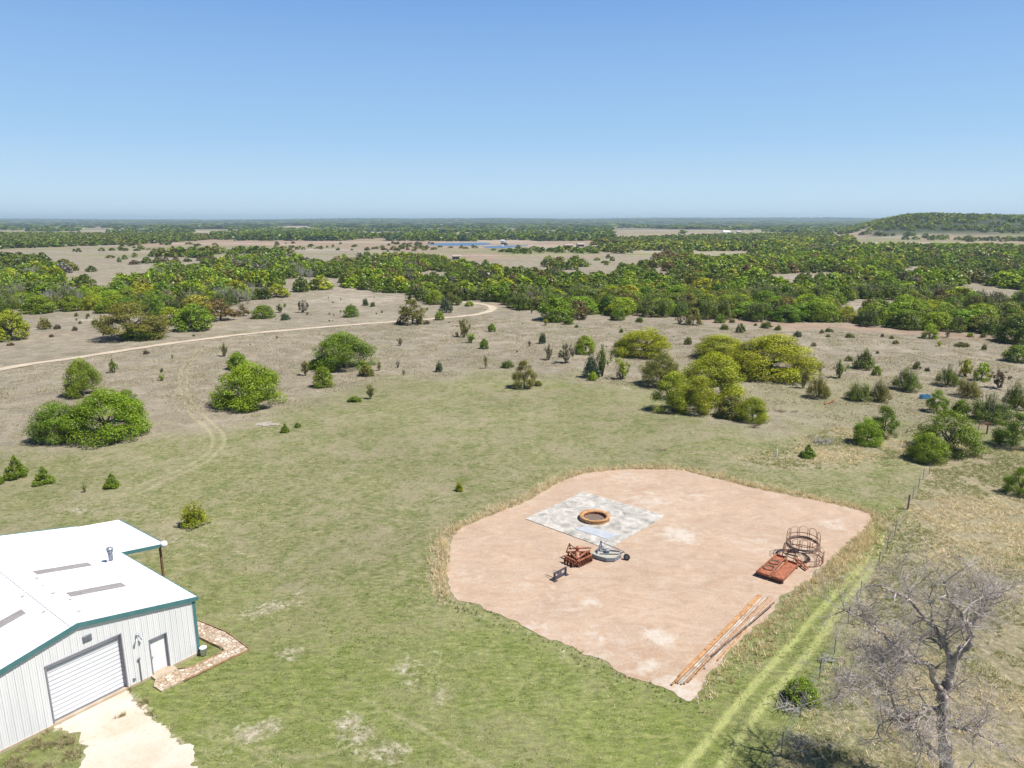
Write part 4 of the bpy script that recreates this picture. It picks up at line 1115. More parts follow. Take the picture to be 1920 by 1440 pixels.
for (y, x, kind, side) in allw:
    if abs(x) > y * 0.80 + 10: continue
    if min(ldist(ROAD2, np.array([x]), np.array([y]))[0], ldist(ROAD, np.array([x]), np.array([y]))[0]) < 4: continue
    nm, cat, lab, grp = LBL[(kind, side)]
    z = float(terrain(x, y))
    w = rgw.uniform(4.2, 7.8); h = rgw.uniform(3.8, 6.0)
    if kind == 'oak': w *= 1.2; h *= 1.1
    tint = rgw.choice(TW.get(kind, ['grey']))
    if side == 'right' and kind == 'jun' and y > 230: w = rgw.uniform(3.8, 6.8); h = rgw.uniform(2.8, 4.6)
    if cnt[nm] < LIMIT[nm] and abs(x) < y * 0.76 + 6:
        cnt[nm] += 1; lab = wood_label(x, y, kind, side, tint, w, h)
        if kind == 'bare':
            r = tag(link(nm, None, None, (x, y, z), rgw.random() * 6.28), lab, cat, grp)
            r.scale = (w * .9, w * .9, h)
            link('branches', rgw.choice(BARE), r)
        else:
            plant(nm, cat, lab, {'oak': 'oak_mid', 'open': 'open_mid', 'jun': 'jun_mid'}[kind] if y < 210 else {'oak': 'oak_low', 'open': 'open_low', 'jun': 'jun_low'}[kind], tint, (x, y, z), w, h, grp, 0.14)
    else:
        rest.append((x, y, z, w, h, kind, tint))

# merged far woodland: one object
def leafy_low(kind, seed, n, size):
    V, F, c = crown(kind, seed, n, size)
    return V.reshape(-1, 4, 3), c.reshape(-1, 4, 3)
LOW = {}
for lod, (n, s) in {0: (420, 0.062), 1: (110, 0.115), 2: (34, 0.19)}.items():
    for k_, kk in (('oak', 'oak'), ('jun', 'oak'), ('open', 'open')):
        LOW[(lod, k_)] = [leafy_low(kk, 100 + i + lod * 7, n, s) for i in range(4)]

def merged(name, items, label, kindprop='stuff'):
    """items: (x,y,z,w,h,kind,tint rgb)"""
    rg = random.Random(4); Vs = []; Cs = []
    for (x, y, z, w, h, kind, tint) in items:
        d = math.hypot(x, y)
        lod = 0 if d < 520 else (1 if d < 1300 else 2)
        V, C = rg.choice(LOW[(lod, kind if kind in ('oak', 'open') else 'jun')])
        a = rg.random() * 6.283; ca, sa = math.cos(a), math.sin(a)
        v = V.copy(); vx = v[..., 0] * ca - v[..., 1] * sa; vy = v[..., 0] * sa + v[..., 1] * ca
        v[..., 0] = vx * w + x; v[..., 1] = vy * w + y; v[..., 2] = v[..., 2] * h + z
        t = np.array(TINT[tint] if isinstance(tint, str) else tint) * rg.uniform(0.85, 1.15)
        if kind == 'bare': t = np.array((0.22, 0.21, 0.18))
        Vs.append(v.reshape(-1, 3)); Cs.append((C * t).reshape(-1, 3))
    V = np.concatenate(Vs); C = np.concatenate(Cs)
    F = np.arange(len(V)).reshape(-1, 4)
    o = link(name, np_mesh(name, V, F, [M['foliage']], {'tone': C}))
    o.color = (1, 1, 1, 1)
    return tag(o, label, None, None, kindprop)
it = [t for t in rest]
merged('woodland', it, 'deeper rows of the dense woods in the middle distance')

far = []
def far_wood(poly, spacing, seed, tints, excl=(), thin=0.0, hs=(4, 7), ws=(6, 10), kinds=('oak', 'jun')):
    rg = random.Random(seed)
    for (x, y) in wood_points(poly, spacing, seed, excl, thin):
        x = float(x); y = float(y)
        if abs(x) > y * 0.85: continue
        far.append((x, y, float(terrain(x, y)), rg.uniform(*ws), rg.uniform(*hs), rg.choice(kinds), rg.choice(tints)))
far_wood([(-300, 503), (0, 503), (60, 503), (92, 500), (90, 492), (0, 490), (-300, 490)], 6, 31, ['dark', 'deep'])
far_wood([(85, 506), (110, 500), (150, 508), (120, 512)], 8, 30, ['olive', 'yellow'])
far_wood([(-300, 472), (0, 467), (150, 462), (300, 457), (420, 449), (340, 443), (100, 441), (-300, 441)], 8, 32, ['dark', 'deep', 'olive', 'green'])
far_wood([(270, 483), (330, 475), (420, 474), (480, 473), (560, 478), (500, 482), (330, 484)], 9, 33, ['deep', 'green', 'olive'], thin=0.42)
far_wood([(150, 512), (300, 500), (520, 492), (480, 484), (300, 492), (160, 500)], 9, 34, ['dark', 'brown', 'olive'], thin=0.50, hs=(2, 4), ws=(3, 7))
far_wood([(1150, 476), (1280, 478), (1440, 482), (1440, 462), (1300, 458), (1180, 460), (1120, 468)], 8, 35, ['deep', 'green', 'olive', 'yellow'], excl=[[(1180, 470), (1440, 472), (1440, 481), (1180, 480)]], thin=0.2)
far_wood([(940, 472), (1040, 470), (1130, 472), (1120, 477), (1000, 480)], 10, 36, ['deep', 'green'], thin=0.5, hs=(2.5, 5))
far_wood([(1110, 460), (1280, 455), (1560, 452), (1560, 440), (1300, 444), (1140, 450)], 10, 37, ['deep', 'green', 'olive'], thin=0.25)
far_wood([(1430, 470), (1600, 463), (1600, 448), (1440, 450)], 8, 38, ['deep', 'green', 'yellow', 'olive'], thin=0.2)
far_wood([(1010, 508), (1060, 508), (1055, 498), (1015, 500)], 9, 39, ['deep', 'olive'])
far_wood([(1060, 508), (1095, 508), (1090, 498), (1065, 500)], 9, 40, ['deep', 'olive'], thin=0.3)
far_wood([(1230, 498), (1300, 500), (1290, 480), (1235, 482)], 9, 41, ['rusty', 'olive', 'green'])
far_wood([(400, 452), (960, 452), (1150, 450), (1150, 441), (960, 440), (700, 443), (400, 440)], 13, 42, ['deep', 'blue', 'green', 'deep'], thin=0.42, ws=(9, 15), hs=(5, 9))
far_wood([(-300, 440), (500, 438), (1200, 438), (1900, 440), (1900, 431), (1200, 431), (500, 431), (-300, 431)], 20, 43, ['deep', 'blue', 'green', 'deep'], thin=0.56, ws=(10, 20), hs=(6, 9))
far_wood([(-300, 430.5), (500, 430), (1200, 430), (1900, 430), (1900, 425), (1200, 425), (500, 425), (-300, 425)], 42, 44, ['deep', 'blue', 'dark'], thin=0.52, ws=(30, 60), hs=(7, 11))
far_wood([(200, 470), (460, 462), (900, 468), (900, 476), (600, 482), (400, 475)], 14, 45, ['brown', 'dark', 'olive'], thin=0.62, hs=(1.5, 3), ws=(2.5, 5))
far_wood([(870, 480), (960, 485), (1160, 484), (1160, 500), (980, 505), (860, 492)], 14, 46, ['brown', 'dark', 'olive'], thin=0.66, hs=(1.5, 3), ws=(2.5, 5))
far_wood([(-100, 500), (270, 494), (620, 492), (830, 486), (1150, 500), (1160, 480), (940, 470), (960, 458), (450, 452), (150, 470), (-100, 484)], 17, 47, ['olive', 'dark', 'green', 'olive', 'deep'], thin=0.50, hs=(1.5, 3.6), ws=(2.5, 6.5))
far_wood([(-100, 462), (500, 462), (960, 468), (1100, 470), (1150, 452), (500, 450), (-100, 455)], 30, 48, ['olive', 'dark', 'green', 'olive', 'deep'], thin=0.50, hs=(2, 4.5), ws=(5, 12))
# hill trees
rgh = np.random.default_rng(77)
hp = []
for _ in range(6500):
    x = rgh.uniform(470, 1250); y = rgh.uniform(800, 1500)
    if x > y * 0.85 or x < y * 0.45: continue
    f = float(fbm(x, y, 60, 3)); hgt = float(terrain(x, y))
    clear = (hgt < 10 and y < 1080 and f < 0.62) or f > 0.70
    if clear or f < 0.22: continue
    hp.append((x, y, hgt, float(rgh.uniform(6, 11)), float(rgh.uniform(4, 6.5)), 'oak', ['deep', 'dark', 'deep', 'green', 'deep', 'olive', 'yellow', 'bright'][int(rgh.integers(0, 8))]))
for _ in range(5200):
    y = float(rgh.uniform(3000, 9000)); x = float(rgh.uniform(-.8, .8)) * y
    if float(fbm(x, y * 1.6, 900, 4)) < 0.45: continue
    far.append((x, y, float(terrain(x, y)), float(rgh.uniform(60, 170)), float(rgh.uniform(7, 12)), 'oak', ['deep', 'dark', 'dark', 'blue'][int(rgh.integers(0, 4))]))
merged('hill_woodland', hp, 'juniper and oak cover on the low hill at the right')
merged('distant_woodland', far, 'far tree belts and thickets on the plain towards the horizon')

# dark dots on the pinkish plain: individual shrubs
rgd = random.Random(9)
for k in range(46):
    px = rgd.choice([rgd.uniform(728, 815), rgd.uniform(728, 815), rgd.uniform(480, 760)]); py = rgd.uniform(456, 470)
    g = G(px, py); s = rgd.uniform(3.0, 6.5)
    plant('plain_shrub', 'shrub', ('small dark shrub in the dotted cluster left of the pond on the plain' if px > 725 else 'lone small shrub on the pinkish plain far left of the pond'), 'jun_low', rgd.choice(['dark', 'brown', 'dark']), Vector((g.x, g.y, float(terrain(g.x, g.y)))), s, s * 0.55, 'dark shrubs left of the pond' if px > 725 else 'lone shrubs on the pinkish plain')

# ------------------------------------------------------------------ air
def haze_box():
    mb = MB(); mb.box((0, 8700, 48), (44000, 42000, 110 + 6))
    m = bpy.data.materials.new('haze'); m.use_nodes = True; nt = m.node_tree; nt.nodes.clear()
    pv = N(nt, 'ShaderNodeVolumePrincipled'); pv.inputs['Color'].default_value = (0.66, 0.86, 1.0, 1)
    pv.inputs['Density'].default_value = HAZE; pv.inputs['Anisotropy'].default_value = 0.1
    o = N(nt, 'ShaderNodeOutputMaterial'); nt.links.new(pv.outputs[0], o.inputs['Volume'])
    ob = mb.build('haze', m)
    tag(ob, 'thin blue air haze over the plain', None, None, 'stuff')
HAZE = 0.00013
haze_box()

# ------------------------------------------------------------------ metal barn
BA = Vector((-17.77, 35.87, 0)); BR = math.radians(52.86)
barn = thing('metal_barn', 'white metal barn with teal trim, roll-up door and pale roof at the lower left', 'barn', BA, BR)
HW, LEN, EH, RH = 5.83, 15.35, 3.42, 4.68    # half width, length, eave and ridge heights
def topz(s): return EH + (RH - EH) * (1 - abs(s - HW) / HW)
W2 = 2 * HW
mb = MB(); mb.box((-HW, LEN / 2, 0.03), (W2 + 0.10, LEN + 0.10, 0.22)); mb.build('foundation', M['concrete'], barn)
def front_wall():
    mb = MB()
    GD, DD = (3.95, 7.40), (1.68, 2.56)
    def strip(s0, s1, z0, y0):
        n = 1
        br = [s0] + ([HW] if s0 < HW < s1 else []) + [s1]
        for a, b_ in zip(br, br[1:]):
            vs = [(-a, y0, z0), (-b_, y0, z0), (-b_, y0, topz(b_)), (-a, y0, topz(a)), (-a, y0 + .1, z0), (-b_, y0 + .1, z0), (-b_, y0 + .1, topz(b_)), (-a, y0 + .1, topz(a))]
            mb.add(vs, [(1, 0, 3, 2), (4, 5, 6, 7), (0, 4, 7, 3), (5, 1, 2, 6), (3, 7, 6, 2), (0, 1, 5, 4)])
    for s0, s1, z0 in ((0, DD[0], .14), (DD[0], DD[1], 2.16), (DD[1], GD[0], .14), (GD[0], GD[1], 3.22), (GD[1], W2, .14)):
        strip(s0, s1, z0, 0.0)
    s = 0.10
    while s < W2 - 0.05:
        z0 = .14
        if DD[0] - .03 < s < DD[1] + .03: z0 = 2.16
        if GD[0] - .03 < s < GD[1] + .03: z0 = 3.22
        mb.box((-s, -0.014, (z0 + topz(s) - .02) / 2), (0.04, 0.012, topz(s) - .02 - z0))
        for q in (0.10, 0.20):
            s2 = s + q
            z1 = .14
            if DD[0] - .03 < s2 < DD[1] + .03: z1 = 2.16
            if GD[0] - .03 < s2 < GD[1] + .03: z1 = 3.22
            if s2 < W2 - .05: mb.box((-s2, -0.005, (z1 + topz(s2) - .02) / 2), (0.02, 0.010, topz(s2) - .02 - z1))
        s += 0.305
    return mb
front_wall().build('wall', M['wall'], barn)
mb = MB()
mb.box((-0.05, LEN / 2 + .05, (EH + .14) / 2), (0.10, LEN - .12, EH - .14)); mb.box((-W2 + .05, LEN / 2 + .05, (EH + .14) / 2), (0.10, LEN - .12, EH - .14))
y = .3
while y < LEN - .2:
    mb.box((0.014, y, (EH + .14) / 2), (0.028, 0.045, EH - .16)); mb.box((-W2 - 0.014, y, (EH + .14) / 2), (0.028, 0.045, EH - .16)); y += .305
mb.build('wall', M['wall'], barn)
mb = MB(); vs = [(0, LEN, .14), (-W2, LEN, .14), (-W2, LEN, EH), (-HW, LEN, RH), (0, LEN, EH)]
mb.add(vs + [(v[0], LEN - .1, v[2]) for v in vs], [(0, 1, 2, 3, 4), (9, 8, 7, 6, 5)]); mb.build('wall', M['wall'], barn)

def roof_plane(s0, z0, s1, z1, y0, y1, ribs=True):
    """slab from eave (s0,z0) to ridge (s1,z1)"""
    mb = MB(); a = Vector((-s0, 0, z0)); b_ = Vector((-s1, 0, z1)); X = (b_ - a); L = X.length; X.normalize(); Yv = Vector((0, 1, 0)); Z = X.cross(Yv)
    if Z.z < 0: Z = -Z
    c = (a + b_) / 2 + Vector((0, (y0 + y1) / 2, 0))
    mb.box(c - Z * .03, (L, y1 - y0, .06), (X, Yv, Z))
    y = y0 + .15
    while y < y1 - .05:
        mb.box((a + b_) / 2 + Vector((0, y, 0)) + Z * .012, (L - .02, 0.05, .024), (X, Yv, Z)); y += .305
    return mb, X, Yv, Z, a, L
OV = 0.24
ZR, ZE = RH + .10, EH + .10 - (RH - EH) / HW * OV
rp, X, Yv, Z, a, L = roof_plane(-OV, ZE, HW, ZR, -.06, LEN + .05); rf = rp.build('roof', M['roof'], barn)
rp2, X2, _, Z2, a2, L2 = roof_plane(W2 + OV, ZE, HW, ZR, -.06, LEN + .05); rf2 = rp2.build('roof', M['roof'], barn)
rp3, X3, _, Z3, a3, L3 = roof_plane(-2.98, 3.02, -OV - .02, ZE - .03, 8.95, LEN + .05); rp3.build('porch_roof', M['roof'], barn)
mb = MB()
for sgn in (-1, 1):
    q = Vector((-HW + sgn * .14, LEN / 2, ZR - .028 + .035)); xx = Vector((1, 0, -sgn * (RH - EH) / HW)).normalized()
    mb.box(q, (.30, LEN + .1, .012), (xx, Vector((0, 1, 0)), xx.cross(Vector((0, 1, 0)))))
mb.build('ridge_cap', M['roof'], barn)
for (s_, y_) in ((5.2, 1.3), (4.95, 3.0), (5.25, 4.3), (5.3, 5.6), (5.1, 6.9), (6.3, 2.6), (6.35, 5.2)):
    mb = MB(); zc_ = ZR - abs(s_ - HW) * (RH - EH) / HW + .035; mb.box((-s_, y_, zc_), (.16, .05, .04)); mb.build('roof_clip', M['skylight'], barn)
def skylight(s0, s1, y0, y1, rightside=True):
    mb = MB(); k = (RH - EH) / HW
    def zz(s): return ZR - abs(s - HW) * k
    A_ = Vector((-s0, 0, zz(s0))); B_ = Vector((-s1, 0, zz(s1))); Xx = (B_ - A_).normalized(); Zz = Xx.cross(Vector((0, 1, 0)))
    if Zz.z < 0: Zz = -Zz
    c = (A_ + B_) / 2; n = 3; w = (y1 - y0) / n
    for i in range(n):
        mb.box(c + Vector((0, y0 + (i + .5) * w, 0)) + Zz * .03, ((B_ - A_).length, w * .62, .02), (Xx, Vector((0, 1, 0)), Zz))
    mb.box(c + Vector((0, (y0 + y1) / 2, 0)) + Zz * .008, ((B_ - A_).length + .04, y1 - y0, .036), (Xx, Vector((0, 1, 0)), Zz))
    return mb
skylight(2.05, 4.85, 7.50, 8.12).build('skylight', M['skylight'], barn)
skylight(1.98, 4.72, 3.40, 4.06).build('skylight', M['skylight'], barn)
skylight(6.85, 9.7, 3.42, 4.06).build('skylight', M['skylight'], barn)
skylight(6.85, 9.7, 9.42, 10.06).build('skylight', M['skylight'], barn)
# teal trims
def rake(y, name='gable_trim'):
    mb = MB(); k = (RH - EH) / HW
    for sg in (-1, 1):
        A_ = Vector((-HW + sg * (HW + OV), y, ZE - .06)); B_ = Vector((-HW, y, ZR - .06))
        mb.bar(A_, B_, .20, .07, Vector((0, 1, 0)))
    return mb
def rake2(y):
    mb = MB()
    for sg in (-1, 1):
        xe, xr = -HW + sg * (HW + OV), -HW
        vs = []
        for yy in (y - .03, y + .03):
            vs += [(xe, yy, ZE - .19), (xr, yy, ZR - .19), (xr, yy, ZR + .045), (xe, yy, ZE + .045)]
        mb.add(vs, [(0, 1, 2, 3), (7, 6, 5, 4), (0, 4, 5, 1), (1, 5, 6, 2), (2, 6, 7, 3), (3, 7, 4, 0)])
    return mb
rake2(-.095).build('gable_trim', M['teal'], barn); rake2(LEN + .09).build('gable_trim', M['teal'], barn)
mb = MB(); mb.box((OV + .03, 4.42, ZE - .06), (.10, 8.95, .13), bev=.02); mb.build('gutter', M['teal'], barn)
mb = MB(); mb.box((-W2 - OV - .03, LEN / 2, ZE - .06), (.10, LEN, .13), bev=.02); mb.build('gutter', M['teal'], barn)
mb = MB(); mb.box((0.0, -.005, (EH + .12) / 2), (.17, .075, EH - .16)); mb.box((.028, .09, (EH + .12) / 2), (.06, .12, EH - .16)); mb.build('corner_trim', M['teal'], barn)
mb = MB(); mb.box((-W2, -.005, (EH + .12) / 2), (.17, .075, EH - .16)); mb.build('corner_trim', M['teal'], barn)
mb = MB(); vs = []
for yy in (8.90, 8.945): vs += [(.26, yy, ZE - .22), (2.98, yy, 2.83), (2.98, yy, 3.06), (.26, yy, ZE + .02)]
mb.add(vs, [(0, 1, 2, 3), (7, 6, 5, 4), (0, 4, 5, 1), (1, 5, 6, 2), (2, 6, 7, 3), (3, 7, 4, 0)]); mb.build('porch_fascia', M['teal'], barn)
mb = MB(); mb.box((3.02, (8.95 + LEN) / 2, 2.95), (.07, LEN - 8.9, .2)); mb.build('porch_fascia', M['teal'], barn)
for (x_, y_) in ((2.78, 9.2), (2.78, 15.1), (.22, 9.12)):
    mb = MB(); mb.box((x_, y_, 1.48 if x_ > 1 else 1.6), (.12, .12, 2.96 if x_ > 1 else 3.2)); mb.box((x_, y_, .02), (.25, .25, .05)); mb.build('porch_post', M['oxide'], barn)
mb = MB(); prof = [(0.001, -.23)] + [(.23 * math.cos(t), .23 * math.sin(t)) for t in [math.radians(d) for d in range(-75, 76, 15)]] + [(0.001, .23)]
mb.lathe(prof, (2.9, 8.86, 3.06), 20); mb.build('globe_lamp', M['white'], barn, True)
# roof vent
vent = MB(); vent.tube([(0, 0, -.1), (0, 0, .85)], .13, 16); vp = vent.build('vent_pipe', M['grey'], barn, True, (-1.0, 7.4, 3.76))
v2 = MB(); v2.lathe([(.34, -.03), (.34, .02), (.15, .16), (.135, .16)], n=20); v2.build('flashing', M['white'], vp)
v2 = MB(); v2.lathe([(.001, 1.02), (.12, 1.01), (.19, .93), (.19, .86), (.14, .86)], n=20); v2.lathe([(.15, .68), (.17, .72), (.17, .80), (.15, .83)], n=20); v2.build('vent_cap', M['grey'], vp)
# doors
gd = MB(); nsl = 13; z0, z1 = .16, 3.20
for i in range(nsl):
    a_ = z0 + (z1 - z0) * i / nsl; b_ = z0 + (z1 - z0) * (i + 1) / nsl
    gd.box((-5.675, .20, (a_ + b_) / 2), (3.44, .035, (b_ - a_) - .035), bev=.012)
gd.box((-5.675, .225, (z0 + z1) / 2), (3.44, .02, z1 - z0)); gdo = gd.build('garage_door', M['door_white'], barn)
mb = MB(); mb.box((-5.675, .162, .19), (3.44, .05, .07)); mb.build('bottom_bar', M['grey'], gdo)
mb = MB(); mb.box((-3.925, -.012, 1.69), (.055, .055, 3.10)); mb.box((-7.425, -.012, 1.69), (.045, .055, 3.10)); mb.box((-5.675, -.012, 3.265), (3.56, .055, .05))
mb.box((-3.968, .113, 1.66), (.03, .19, 3.04)); mb.box((-7.382, .113, 1.66), (.03, .19, 3.04)); mb.box((-5.675, .113, 3.212), (3.38, .19, .03)); mb.build('door_frame', M['brown_trim'], barn)
md = MB(); md.box((-2.12, .17, 1.14), (.86, .05, 2.00), bev=.01); mdo = md.build('door', M['door_white'], barn)
mb = MB(); mb.tube([(-2.46, .14, 1.08), (-2.46, .09, 1.08)], .02, 8); mb.lathe([(.001, -.03), (.03, -.02), (.035, 0), (.03, .02), (.001, .03)], (-2.46, .08, 1.08), 10); mb.build('handle', M['grey'], mdo)
mb = MB(); mb.box((-1.655, -.008, 1.15), (.045, .06, 2.06)); mb.box((-2.585, -.008, 1.15), (.045, .06, 2.06)); mb.box((-2.12, -.008, 2.19), (.97, .06, .05)); mb.box((-1.69, .11, 1.15), (.02, .18, 2.0)); mb.box((-2.55, .11, 1.15), (.02, .18, 2.0)); mb.box((-2.12, .11, 2.15), (.84, .18, .02)); mb.build('door_frame', M['brown_trim'], barn)
mb = MB(); mb.box((-2.12, -.25, .07), (1.2, .55, .13)); mb.build('door_step', M['concrete'], barn)
# wall fittings
mb = MB()
for k in range(4): mb.box((-5.47, -.05, 3.70 + k * .07), (.36, .05, .035))
mb.box((-5.47, -.032, 3.80), (.42, .03, .34)); mb.build('louver_vent', M['grey'], barn)
mb = MB(); mb.box((-3.15, -.07, 2.82), (.16, .12, .12), bev=.02)
for sg in (-1, 1):
    mb.tube([(-3.15, -.10, 2.80), (-3.15 + sg * .08, -.16, 2.70), (-3.15 + sg * .15, -.22, 2.58)], [.03, .03, .075], 10)
mb.build('flood_light', M['grey'], barn)
mb = MB(); mb.tube([(-3.22, -.05, .08), (-3.22, -.05, 1.36)], .028, 8); mb.tube([(-3.22, -.05, 1.36), (-3.26, -.09, 1.50)], .045, 8); mb.tube([(-3.22, -.05, 1.36), (-3.14, -.06, 1.46)], .02, 8); mb.build('water_pipe', M['grey'], barn)
mb = MB(); mb.box((-3.56, -.045, .44), (.13, .06, .17), bev=.015); mb.build('outlet_box', M['grey'], barn)
mb = MB(); mb.box((.06, .45, 1.0), (.10, .18, .28), bev=.02); mb.build('meter_box', M['black'], barn)

def loc2w(x, y, z=0.0):
    c, s = math.cos(BR), math.sin(BR)
    return Vector((BA.x + c * x - s * y, BA.y + s * x + c * y, z))
# bucket
bk = thing('white_bucket', 'white plastic bucket at the right front corner of the barn', 'bucket', loc2w(.12, -.32, .03))
mb = MB(); mb.lathe([(.001, .0), (.155, 0), (.185, .42), (.20, .42), (.20, .46), (.175, .46), (.15, .02), (.001, .02)], n=24); mb.build('pail', M['white'], bk, True)
mb = MB(); mb.tube([(.20 * math.cos(t), .0 + .05 * math.sin(t), .42 - .16 * math.sin(t)) for t in [math.pi * i / 10 for i in range(11)]], .006, 5); mb.build('handle', M['grey'], bk)

# flagstone path
def flag_mat():
    m, nt, b = mat('flagstone')
    tc = N(nt, 'ShaderNodeTexCoord')
    v = N(nt, 'ShaderNodeTexVoronoi'); v.inputs['Scale'].default_value = 3.9; v.feature = 'F1'; nt.links.new(tc.outputs['Object'], v.inputs['Vector'])
    e = N(nt, 'ShaderNodeTexVoronoi'); e.inputs['Scale'].default_value = 3.9; e.feature = 'DISTANCE_TO_EDGE'; nt.links.new(tc.outputs['Object'], e.inputs['Vector'])
    sep = N(nt, 'ShaderNodeSeparateColor'); nt.links.new(v.outputs['Color'], sep.inputs[0])
    c = ramp(nt, sep.outputs[0], [(0.0, (0.36, 0.27, 0.19)), (0.3, (0.43, 0.34, 0.25)), (0.6, (0.50, 0.41, 0.32)), (1.0, (0.56, 0.50, 0.42))])
    n = noise(nt, 7, 4)
    c = mix(nt, c, ramp(nt, n, [(0.3, 0.8), (0.7, 1.1)]), 1.0, 'MULTIPLY')
    g = ramp(nt, e.outputs['Distance'], [(0.035, 1.0), (0.075, 0.0)])
    c = mix(nt, c, (0.24, 0.16, 0.10), g)
    nt.links.new(c, b.inputs['Base Color']); b.inputs['Roughness'].default_value = .9
    bump(nt, b, ramp(nt, e.outputs['Distance'], [(0.0, 0.0), (0.08, 1.0)]), 0.6, 0.03)
    return m
outer = [(1.72, 3.05), (2.05, .6), (1.88, -1.95), (.2, -1.83), (-3.0, -1.62)]
inner = [(-3.05, -.9), (-2.75, -.5), (-1.55, -.5), (-1.40, -.72), (-.9, -1.02), (-.2, -1.03), (1.02, -1.05), (.95, .3), (.85, 1.6), (.72, 3.05)]
poly = [loc2w(*p) for p in outer + inner]
tag(sheet('stone_path', ragged([(p.x, p.y) for p in poly], .02, .3, .25), .09, flag_mat(), .1), 'flagstone path bending round the corner of the barn', None, None, 'structure')
def edging(pts, lab):
    mb = MB()
    w = [loc2w(*p) for p in pts]
    for a_, b_ in zip(w, w[1:]): mb.bar((a_.x, a_.y, .09), (b_.x, b_.y, .09), .018, .11)
    tag(mb.build('path_edging', M['rust_tan']), lab, 'garden edging', 'path edging strips')
edging([(1.76, 3.05), (2.09, .6), (1.92, -1.99), (.2, -1.87), (-1.8, -1.74)], 'dark metal strip along the outer side of the flagstone path')
edging(smooth_line([Vector((p[0], p[1], 0)) for p in [(-1.50, -.45), (-1.36, -.68), (-.9, -.98), (-.2, -.99), (.98, -1.01), (.91, .3), (.81, 1.6), (.68, 3.05)]], 3), 'dark metal strip curving along the inner side of the flagstone path')

# ------------------------------------------------------------------ the concrete slab and the things on the pad
PZ = 0.030
def slab_mat():
    m, nt, b = mat('slab_concrete')
    n1 = noise(nt, .9, 7, .72, dist=1.0); n2 = noise(nt, 4.0, 5, .7, dist=.6); n3 = noise(nt, 14, 3, .6)
    c = ramp(nt, n1, [(.34, (.21, .20, .18)), (.45, (.33, .315, .285)), (.54, (.43, .405, .37)), (.66, (.56, .53, .48))])
    c = mix(nt, c, (.25, .245, .235), mth(nt, 'MULTIPLY', ramp(nt, n2, [(.34, 1.0), (.47, 0.0)]), .5))
    c = mix(nt, c, (.60, .58, .55), mth(nt, 'MULTIPLY', ramp(nt, n2, [(.58, 0.0), (.72, 1.0)]), .5))
    nt.links.new(c, b.inputs['Base Color']); b.inputs['Roughness'].default_value = .9
    bump(nt, b, n3, .15, .02)
    return m
SL = [G(985, 974), G(1093, 923), G(1248, 968), G(1140, 1031)]
SZ = PZ + .045
slab = sheet('concrete_slab', ragged([(p.x, p.y) for p in SL], .03, .4, .4), SZ, slab_mat(), .14)
tag(slab, 'square weathered concrete slab set in the gravel pad', None, None, 'structure')
M['slab_edge'] = simple('slab_edge', (.40, .35, .30), (.28, .24, .20), 2.5, .9)
ring = thing('rusty_ring', 'round rusty steel ring rim lying on the concrete slab', 'steel ring', G(1115, 970, SZ + .12) - Vector((0, 0, .12)))
mb = MB(); mb.lathe([(1.24, .0), (1.24, .05), (1.22, .22), (1.26, .26), (1.27, .30), (1.23, .33), (1.0, .30), (.95, .27), (.93, .20), (.93, .0), (1.24, 0)], n=56); mb.build('rim', M['rust_orange'], ring, True)
mb = MB(); mb.lathe([(.925, .19), (.925, .015)], n=56); mb.build('inner_wall', M['rust'], ring, True)  # darker rust than the rim, painting in the shadow inside the ring
mb = MB(); mb.lathe([(.001, .012), (.93, .012)], n=40); mb.build('shaded_rust_floor', M['dark_pipe'], ring)  # brown floor darkened in its colour to suggest the shade of a deeper hollow
def frame_of(p, q):
    """angle of the direction p -> q"""
    return math.atan2(q.y - p.y, q.x - p.x)
sa = frame_of(SL[0], SL[3])
pq = [G(1078, 992, SZ), G(1098, 986, SZ), G(1158, 1003, SZ), G(1140, 1012, SZ)]
mb = MB(); vs = [(p.x, p.y, SZ + .004) for p in pq] + [(p.x, p.y, SZ + .03) for p in pq]
mb.add(vs, [(3, 2, 1, 0), (4, 5, 6, 7), (0, 1, 5, 4), (1, 2, 6, 5), (2, 3, 7, 6), (3, 0, 4, 7)])
M['panel'] = simple('pale_panel', (.33, .36, .41), (.42, .44, .47), 1.5, .6)
tag(mb.build('metal_sheet', M['panel']), 'pale blue grey sheet lying on the slab in front of the ring', 'sheet')

def W(px, py, h=0): return G(px, py, PZ + h) 
def local(o, p): return Vector(p) - Vector(o)

# bale spear
def bale_spear():
    a_ = W(1039, 1089); b_ = W(1061, 1077); L = (b_ - a_).length; ang = frame_of(a_, b_)
    t = thing('bale_spear', 'small black bale spear frame with two tines lying front left of the disc harrow', 'bale spear', a_, ang)
    mb = MB(); mb.box((.04, 0, .29), (.11, .12, .58)); mb.box((L - .04, 0, .29), (.11, .12, .58)); mb.box((L / 2, 0, .53), (L, .10, .09)); mb.box((L / 2, .02, .12), (L, .10, .12)); mb.box((.02, -.05, .02), (.3, .3, .04)); mb.box((L - .04, -.05, .02), (.3, .3, .04))
    mb.build('frame', M['black'], t)
    mb = MB(); mb.box((L / 2, .06, .34), (.45, .03, .14)); mb.build('hitch_plate', M['steel'], t)
    for x_ in (.10, L - .30):
        mb = MB(); mb.tube([(x_, 0.05, .14), (x_, .75, .12), (x_, .95, .11)], [.028, .02, .004], 8); mb.build('tine', M['black'], t)
bale_spear()

